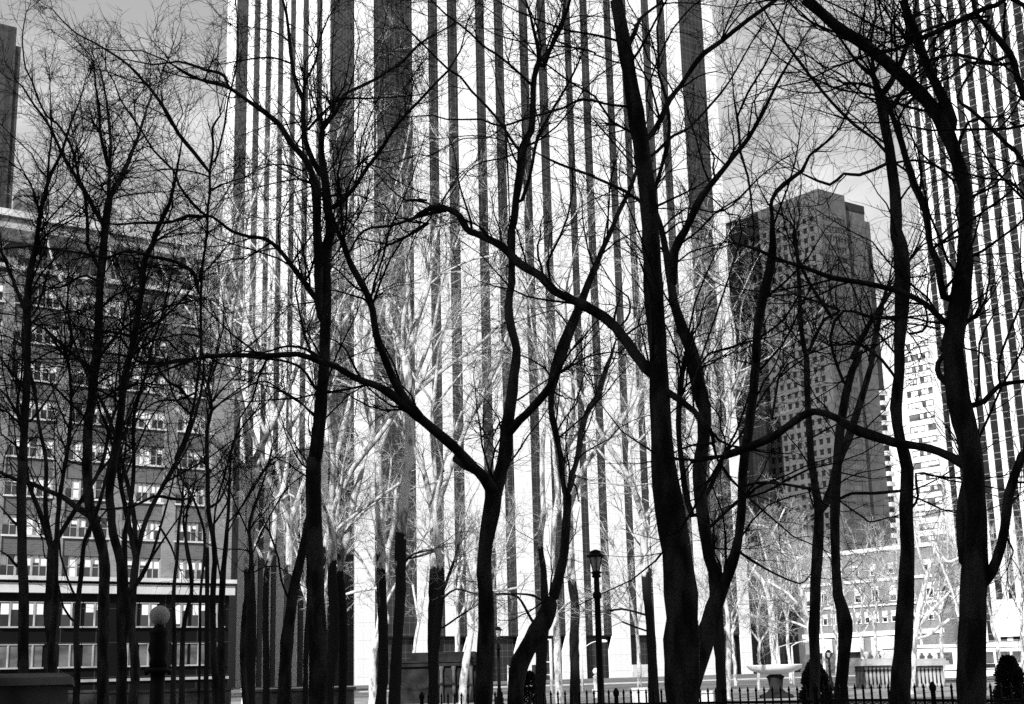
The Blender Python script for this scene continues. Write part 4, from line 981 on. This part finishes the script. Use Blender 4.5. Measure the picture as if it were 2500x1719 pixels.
for k in range(9):
    a = PI*k/8; ring.append((.05*0+(-.45)+.52*math.cos(a)*1.0, zt_-.13+.12*math.sin(a)**.5 if 0 < k < 8 else zt_-.13))
P0 = [tmp.P(0, v, z) for v, z in ring]; P1 = [tmp.P(Lr-.04, v, z) for v, z in ring]; P2 = [tmp.P(Lr, v*.9-.05, z-.03) for v, z in ring]
k0 = 0; mb.v = P0+P1+P2
for q in range(2):
    for k in range(8): mb.f.append((q*9+k, (q+1)*9+k, (q+1)*9+k+1, q*9+k+1))
mb.f.append(tuple(range(18, 27))); mb.f.append((0, 9, 18, 26, 17, 8)); mb.build('coping', STONE_D, sb_, fix=True)

# stone kiosk (its shade is put into the near-black stone colour)
kY = 84
def kx(px): return gx(px, kY)
kz = lambda px, py: at(px, py, kY)[2]
kk = thing('park_kiosk', 'dark stone kiosk with a heavy cornice behind the smooth pale trunk', 'kiosk')
z1 = kz(1080, 1592); z2 = kz(1020, 1614)
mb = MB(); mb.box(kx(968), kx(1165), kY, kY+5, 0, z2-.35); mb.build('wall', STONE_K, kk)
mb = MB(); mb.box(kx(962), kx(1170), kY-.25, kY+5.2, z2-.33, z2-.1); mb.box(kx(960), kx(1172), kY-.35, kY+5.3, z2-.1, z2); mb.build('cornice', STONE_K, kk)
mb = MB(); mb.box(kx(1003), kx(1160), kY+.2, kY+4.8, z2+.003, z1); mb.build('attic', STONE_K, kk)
for px in (1062, 1078, 1108, 1150):
    mb = MB(); mb.lathe(kx(px), kY-.14, [(.13,0),(.11,.2),(.1,z2-.6),(.14,z2-.5),(.14,z2-.34)], 12); mb.build('column', STONE_D, kk, smooth=True)
mb = MB(); mb.box(kx(1085), kx(1103), kY-.02, kY+.1, 0, 2.1); mb.build('door', DARK, kk)

# fountain
BASIN = mat('basin_stone', .85, .7, .3, noise=((.8,.8,.8), .78, .88))
fY = 75; fx = gx(1892, fY); fz = at(1892, 1623, fY)[2]
fr = 133*.5*fY/3440
ff = thing('fountain', 'broad pale stone fountain basin on a dark stem beyond the railings', 'fountain')
mb = MB(); mb.lathe(fx, fY, [(.3,fz-.5),(.6,fz-.48),(fr*.6,fz-.40),(fr*.83,fz-.30),(fr*.95,fz-.19),(fr*.985,fz-.08),(fr,fz-.05),(fr,fz),(fr-.08,fz+.01),(fr-.12,fz-.05),(fr*.6,fz-.2),(.1,fz-.3)], 40); mb.build('basin', BASIN, ff, smooth=True)
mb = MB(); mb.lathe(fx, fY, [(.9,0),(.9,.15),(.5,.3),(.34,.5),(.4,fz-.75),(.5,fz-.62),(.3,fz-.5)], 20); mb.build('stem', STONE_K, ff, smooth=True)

# conical bushes
def bush(px, Y, h, r, label):
    rng = np.random.default_rng(int(px)); x = gx(px, Y); t = thing('conical_bush', label, 'bush', 'clipped evergreens')
    mb = MB(); mb.lathe(x, Y, [(.05,0),(.04,h*.9)], 8); mb.build('trunk', BARK_D, t)
    N = 5200; u = rng.random(N)**.8; z = .05+u*h; rr = r*np.sqrt(np.clip(1-u**1.8, 0, 1))*(.62+.38*rng.random(N)**.5)*(1+.15*np.sin(u*23+rng.random()*6))
    a = rng.random(N)*2*PI; c = np.stack([x+rr*np.cos(a), Y+rr*np.sin(a), z], 1)
    d = np.stack([np.cos(a), np.sin(a), rng.normal(.5, .4, N)], 1); d /= np.linalg.norm(d, axis=1, keepdims=True)
    s = np.cross(d, rng.normal(0, 1, (N, 3))); s /= np.linalg.norm(s, axis=1, keepdims=True)
    L = rng.uniform(.05, .12, N)[:, None]*h/1.6; Wd = L*.35
    V = np.stack([c-s*Wd, c+s*Wd, c+d*L+s*Wd*.3, c+d*L-s*Wd*.3], 1).reshape(-1, 3); Q = np.arange(N*4).reshape(-1, 4)
    link('foliage', np_mesh('foliage', V, Q, SHRUB, False), t)
bush(1988, 33, 1.62, .36, 'dark conical evergreen at the foot of the slim grey tree')
bush(2463, 30, 1.62, .33, 'dark conical evergreen right of the massive trunk by the railings')
bush(1290, 60, 1.6, .5, 'small dark evergreen beside the foot of the V-split tree')

# iron railings
def railing(A, B, sp, hrail, label):
    t = thing('iron_fence', label, 'fence', None)
    A = np.array(A); B = np.array(B); L = np.linalg.norm(B-A); d = (B-A)/L; F = Face(A, d)
    for z0, z1, nm in ((hrail-.045, hrail, 'top_rail'), (hrail-.24, hrail-.21, 'middle_rail'), (.12, .16, 'bottom_rail')):
        mb = MB(); mb.fbox(F, 0, L, -.02, .02, z0, z1); mb.build(nm, IRON, t)
    n = int(L/sp); pk = 0; rest = MB(); mid = n//2
    for k in range(n+1):
        u = k*sp; p = F.P(u, 0, 0)
        mb = MB() if abs(k-mid) < 48 else rest
        mb.fbox(F, u-.014, u+.014, -.014, .014, .02, hrail+.15)
        mb.lathe(p[0], p[1], [(.014,hrail+.15),(.026,hrail+.18),(.004,hrail+.25)], 6)
        if mb is not rest: mb.build('picket', IRON, t)
    if rest.v: o = rest.build('pickets', IRON, t); o['kind'] = 'stuff'
    mb = MB()
    for k in range(n):
        u = (k+.5)*sp; r = min(sp*.4, .075)
        P = [F.P(u+r*math.cos(a), 0, hrail-.13+r*math.sin(a)) for a in np.linspace(0, 2*PI, 13)]
        mb.tube(P, .009, 5)
    mb.build('ring_ornament', IRON, t)
    for k in range(0, n+1, 14):
        p = F.P(k*sp, 0, 0); mb = MB(); mb.lathe(p[0], p[1], [(.05,0),(.04,hrail+.12),(.055,hrail+.14),(.06,hrail+.2),(.02,hrail+.27)], 10); mb.build('post', IRON, t)
a = at(1030, 1700, 28.5); b = at(1985, 1700, 25.0); c = at(2620, 1690, 20.5)
railing(a[:2], b[:2], .15, 1.02, 'black iron railing with spiked pickets left of the conical bush')
railing(b[:2]+np.array([.05,-.02]), c[:2], .19, 1.04, 'black iron railing with wider pickets passing the massive right trunk')

# dark low planting behind the railings
def clump(name, x0, x1, Y, h, label, seed):
    rng = np.random.default_rng(seed); N = 26000; x = rng.uniform(x0, x1, N); y = Y+rng.uniform(-.6, .9, N)
    z = rng.random(N)*h*(.82+.18*np.sin(x*2.1+seed)*np.cos(x*.9)); c = np.stack([x, y, z], 1); d = rng.normal(0, 1, (N, 3)); d /= np.linalg.norm(d, axis=1, keepdims=True)
    s = np.cross(d, rng.normal(0, 1, (N, 3))); s /= np.linalg.norm(s, axis=1, keepdims=True); L = .07
    V = np.stack([c-s*.03, c+s*.03, c+d*L+s*.02, c+d*L-s*.02], 1).reshape(-1, 3)
    o = link(name, np_mesh(name, V, np.arange(N*4).reshape(-1, 4), SHRUB, False)); o['kind'] = 'stuff'; settag(o, label, 'ground cover')
clump('ivy', gx(2060, 22), gx(2560, 22), 22.6, 1.04, 'low dark planting along the railing beneath the massive tree', 3)

# pale lamp pole at left, street lights, signals
def pole(px, pyt, Y, r, label, name='flag_pole', cat='pole'):
    x = gx(px, Y); z = at(px, pyt, Y)[2]; t = thing(name, label, cat)
    mb = MB(); mb.lathe(x, Y, [(r, 0), (r*.8, z)], 8); mb.build('shaft', METAL, t, smooth=True); return t, x, z
t, x, z = pole(599, 1616, 72, .045, 'thin white pole with a fluted foot at the left of the shaded tower side')
zb = at(599, 1686, 72)[2]
mb = MB(); mb.lathe(x, 72, [(.3,0),(.24,.1),(.14,zb-.25),(.11,zb-.1),(.2,zb-.08),(.2,zb),(.12,zb+.02),(.22,zb+.08),(.2,zb+.12),(.05,zb+.16)], 14); mb.build('fluted_foot', WHITE, t, smooth=True)
def cobra(px, pyt, px2, py2, Y, label):
    x = gx(px, Y); T = at(px, pyt, Y); E = at(px2, py2, Y); t = thing('street_light', label, 'street light')
    mb = MB(); mb.lathe(x, Y, [(.12, 0), (.07, T[2])], 8); mb.build('pole', METAL, t, smooth=True)
    mb = MB(); n = 8; pts = [(x+(E[0]-x)*k/n, Y, T[2]+(E[2]-T[2])*math.sin(PI/2*k/n)) for k in range(n+1)]; mb.tube(pts, .045, 6); mb.build('arm', METAL, t, smooth=True)
    s = 1 if E[0] > x else -1
    mb = MB(); mb.tube([(E[0]-s*.1, Y, E[2]), (E[0]+s*.25, Y, E[2]+.03), (E[0]+s*.7, Y, E[2]), (E[0]+s*.85, Y, E[2]-.03)], [.05, .14, .13, .03], 8); mb.build('lamp_head', WHITE, t, smooth=True)
cobra(1421, 1588, 1458, 1566, 118, 'curved white street light in front of the dark tower entrance')
cobra(1937, 1577, 1968, 1564, 128, 'pale street light arm left of the slim grey tree above the fountain')
cobra(1905, 1580, 1962, 1567, 142, 'farther thin street light arm above the fountain basin')
t, x, z = pole(1346, 1560, 110, .14, 'white signal pole right of the V-split tree', 'traffic_signal', 'traffic signal')
for py, dx in ((1562, -.9), (1617, -1.0), (1648, -1.3)):
    zz = at(1346, py, 110)[2]; mb = MB(); mb.tube([(x, 110, zz), (x+dx, 110, zz+.1)], .05, 6); mb.build('arm', METAL, t)
mb = MB(); zz = at(1346, 1648, 110)[2]; mb.box(x-1.5, x-1.1, 109.8, 110.2, zz-.2, zz+.8); mb.build('signal_head', DARK, t)
t, x, z = pole(1240, 1624, 100, .06, 'thin sign post with two small plates near the small lamp post', 'sign_post', 'sign')
for k, (dz, wd, m_) in enumerate(((-.1, 1.1, METAL), (-.7, .3, WHITE), (-1.2, .3, WHITE))):
    mb = MB(); mb.box(x, x+wd, 99.93, 99.97, z+dz-(.05 if k == 0 else .35), z+dz); mb.build('sign_plate', m_, t)

# vehicles on the avenue
def low_wall(p0_, p1_, Y, h, label, m_, name='stone_parapet', cat='wall'):
    t = thing(name, label, cat); x0, x1 = gx(p0_, Y), gx(p1_, Y)
    mb = MB(); mb.box(x0, x1, Y, Y+.5, 0, h-.12); mb.build('wall', m_, t)
    mb = MB(); mb.box(x0-.08, x1+.08, Y-.08, Y+.58, h-.118, h); mb.build('coping', m_, t)
low_wall(1536, 1603, 72, .75, 'low white stone wall right of the tall lamp post', WHITE)
low_wall(-60, 235, 66, 1.35, 'long low dark wall added to darken the ground behind the leftmost trunks', STONE_D)  # these dark walls are added to darken the bright ground at lower left
low_wall(250, 560, 65, 1.3, 'low dark wall added to darken the ground behind the globe lamp and S-bent trunk', STONE_D)
low_wall(612, 862, 64, 1.2, 'low dark wall added to darken the ground behind the tall arching tree', STONE_D)
low_wall(1700, 1760, 70, .55, 'short pale stone bench wall left of the fountain stem', STONE_L)
def wheels(mb_F, F, us, r, par, v=.05):
    for u in us:
        mb = MB(); c = F.P(u, v, r); n = 18
        ring = lambda vv, rr: [F.P(u+rr*math.cos(2*PI*k/n), vv, r+rr*math.sin(2*PI*k/n)) for k in range(n)]
        mb.v = ring(v, r)+ring(v-.3, r)+ring(v+.01, r*.55)
        for k in range(n): mb.f.append((k, (k+1) % n, n+(k+1) % n, n+k)); mb.f.append((k, (k+1) % n, 2*n+(k+1) % n, 2*n+k))
        mb.f.append(tuple(range(n, 2*n)));  o = mb.build('wheel', DARK, par, fix=True)
        mb = MB(); mb.v = ring(v+.012, r*.55); mb.f.append(tuple(range(n))); mb.build('rim', METAL, o)
def bus(px, Y, L, label, h=3.1):
    F = Face([gx(px, Y), Y], np.array([.985, .17])/np.hypot(.985, .17)); t = thing('city_bus', label, 'bus')
    mb = MB(); mb.fbox(F, 0, L, -2.5, 0, .35, h-.15); mb.fbox(F, .15, L-.15, -2.4, -.1, h-.15, h); mb.build('body', WHITE, t)
    mb = MB(); mb.fbox(F, -.02, L+.02, -2.52, .02, h-.32, h-.26); mb.fbox(F, -.02, L+.02, -2.52, .02, .9, .98); mb.build('trim_line', DARK, t)
    for k in range(int(L/1.6)):
        mb = MB(); mb.fbox(F, .5+k*1.6, 1.85+k*1.6, 0, .03, 1.45, 2.45); mb.build('window', GLASS_G, t)
    wheels(None, F, (1.8, L-2.2), .48, t)
    mb = MB(); mb.fbox(F, L*.35, L*.35+1.3, .002, .02, 1.05, 1.4); mb.build('side_sign', GLASS, t)
bus(2190, 118, 5.6, 'white bus standing between the knee-bent tree and the pale tree with raised arms')
bus(2300, 126, 11.0, 'long white bus passing behind the massive trunk at the right')
def car(px, Y, label, m_):
    F = Face([gx(px, Y), Y], np.array([.99, .14])/np.hypot(.99, .14)); t = thing('parked_car', label, 'car', 'cars on the avenue')
    prof = [(0,.35),(.05,.8),(.9,.92),(1.5,1.42),(3.0,1.45),(3.7,.98),(4.4,.85),(4.5,.4)]
    mb = MB(); n = len(prof)
    mb.v = [F.P(u, 0, z) for u, z in prof]+[F.P(u, -1.7, z) for u, z in prof]
    for k in range(n): mb.f.append((k, (k+1) % n, n+(k+1) % n, n+k))
    mb.f.append(tuple(range(n))); mb.f.append(tuple(range(n, 2*n))); mb.build('body', m_, t, fix=True)
    mb = MB(); mb.v = [F.P(u, .01, z) for u, z in ((1.1,.95),(1.6,1.36),(2.2,1.38),(2.2,.95))]; mb.f.append((0,1,2,3)); mb.build('window', GLASS, t)
    mb = MB(); mb.v = [F.P(u, .01, z) for u, z in ((2.3,.95),(2.3,1.38),(2.9,1.38),(3.4,.97))]; mb.f.append((0,1,2,3)); mb.build('window', GLASS, t)
    wheels(None, F, (.9, 3.6), .32, t, .03)

# ornate stone pavilion at the right (two kiosk fronts with balusters)
def pavilion(px0, px1, Y, label):
    x0, x1 = gx(px0, Y), gx(px1, Y); zt = at((px0+px1)/2, 1608, Y)[2]; t = thing('stone_pavilion', label, 'pavilion', 'ornate park pavilions')
    mb = MB(); mb.box(x0-.3, x1+.3, Y-.3, Y+3.2, zt-.35, zt-.15); mb.box(x0-.15, x1+.15, Y-.15, Y+3.0, zt-.15, zt); mb.box(x0-.35, x1+.35, Y-.35, Y+3.25, zt-.45, zt-.36); mb.build('cornice', STONE_M, t)
    mb = MB(); mb.box(x0, x1, Y+.4, Y+2.9, 0, zt-.46); mb.build('wall', STONE_D, t)
    n = 7
    for k in range(n):
        x = x0+.12+(x1-x0-.24)*k/(n-1); mb = MB(); mb.lathe(x, Y+.1, [(.12,0),(.12,.2),(.07,.3),(.11,.9),(.06,1.3),(.08,zt-.75),(.13,zt-.6),(.13,zt-.47)], 10); mb.build('baluster', STONE_M, t, smooth=True)
    for k in range(3):
        x = x0+(x1-x0)*(.2+.3*k); mb = MB(); mb.lathe(x, Y+.8, [(.15,zt),(.06,zt+.12),(.22,zt+.3),(.18,zt+.45),(.05,zt+.5)], 12); mb.build('urn', STONE_L, t, smooth=True)
pavilion(2112, 2178, 96, 'ornate stone pavilion with balusters left of the straight dark trunk')
pavilion(2240, 2305, 96, 'ornate stone pavilion with balusters right of the straight dark trunk')
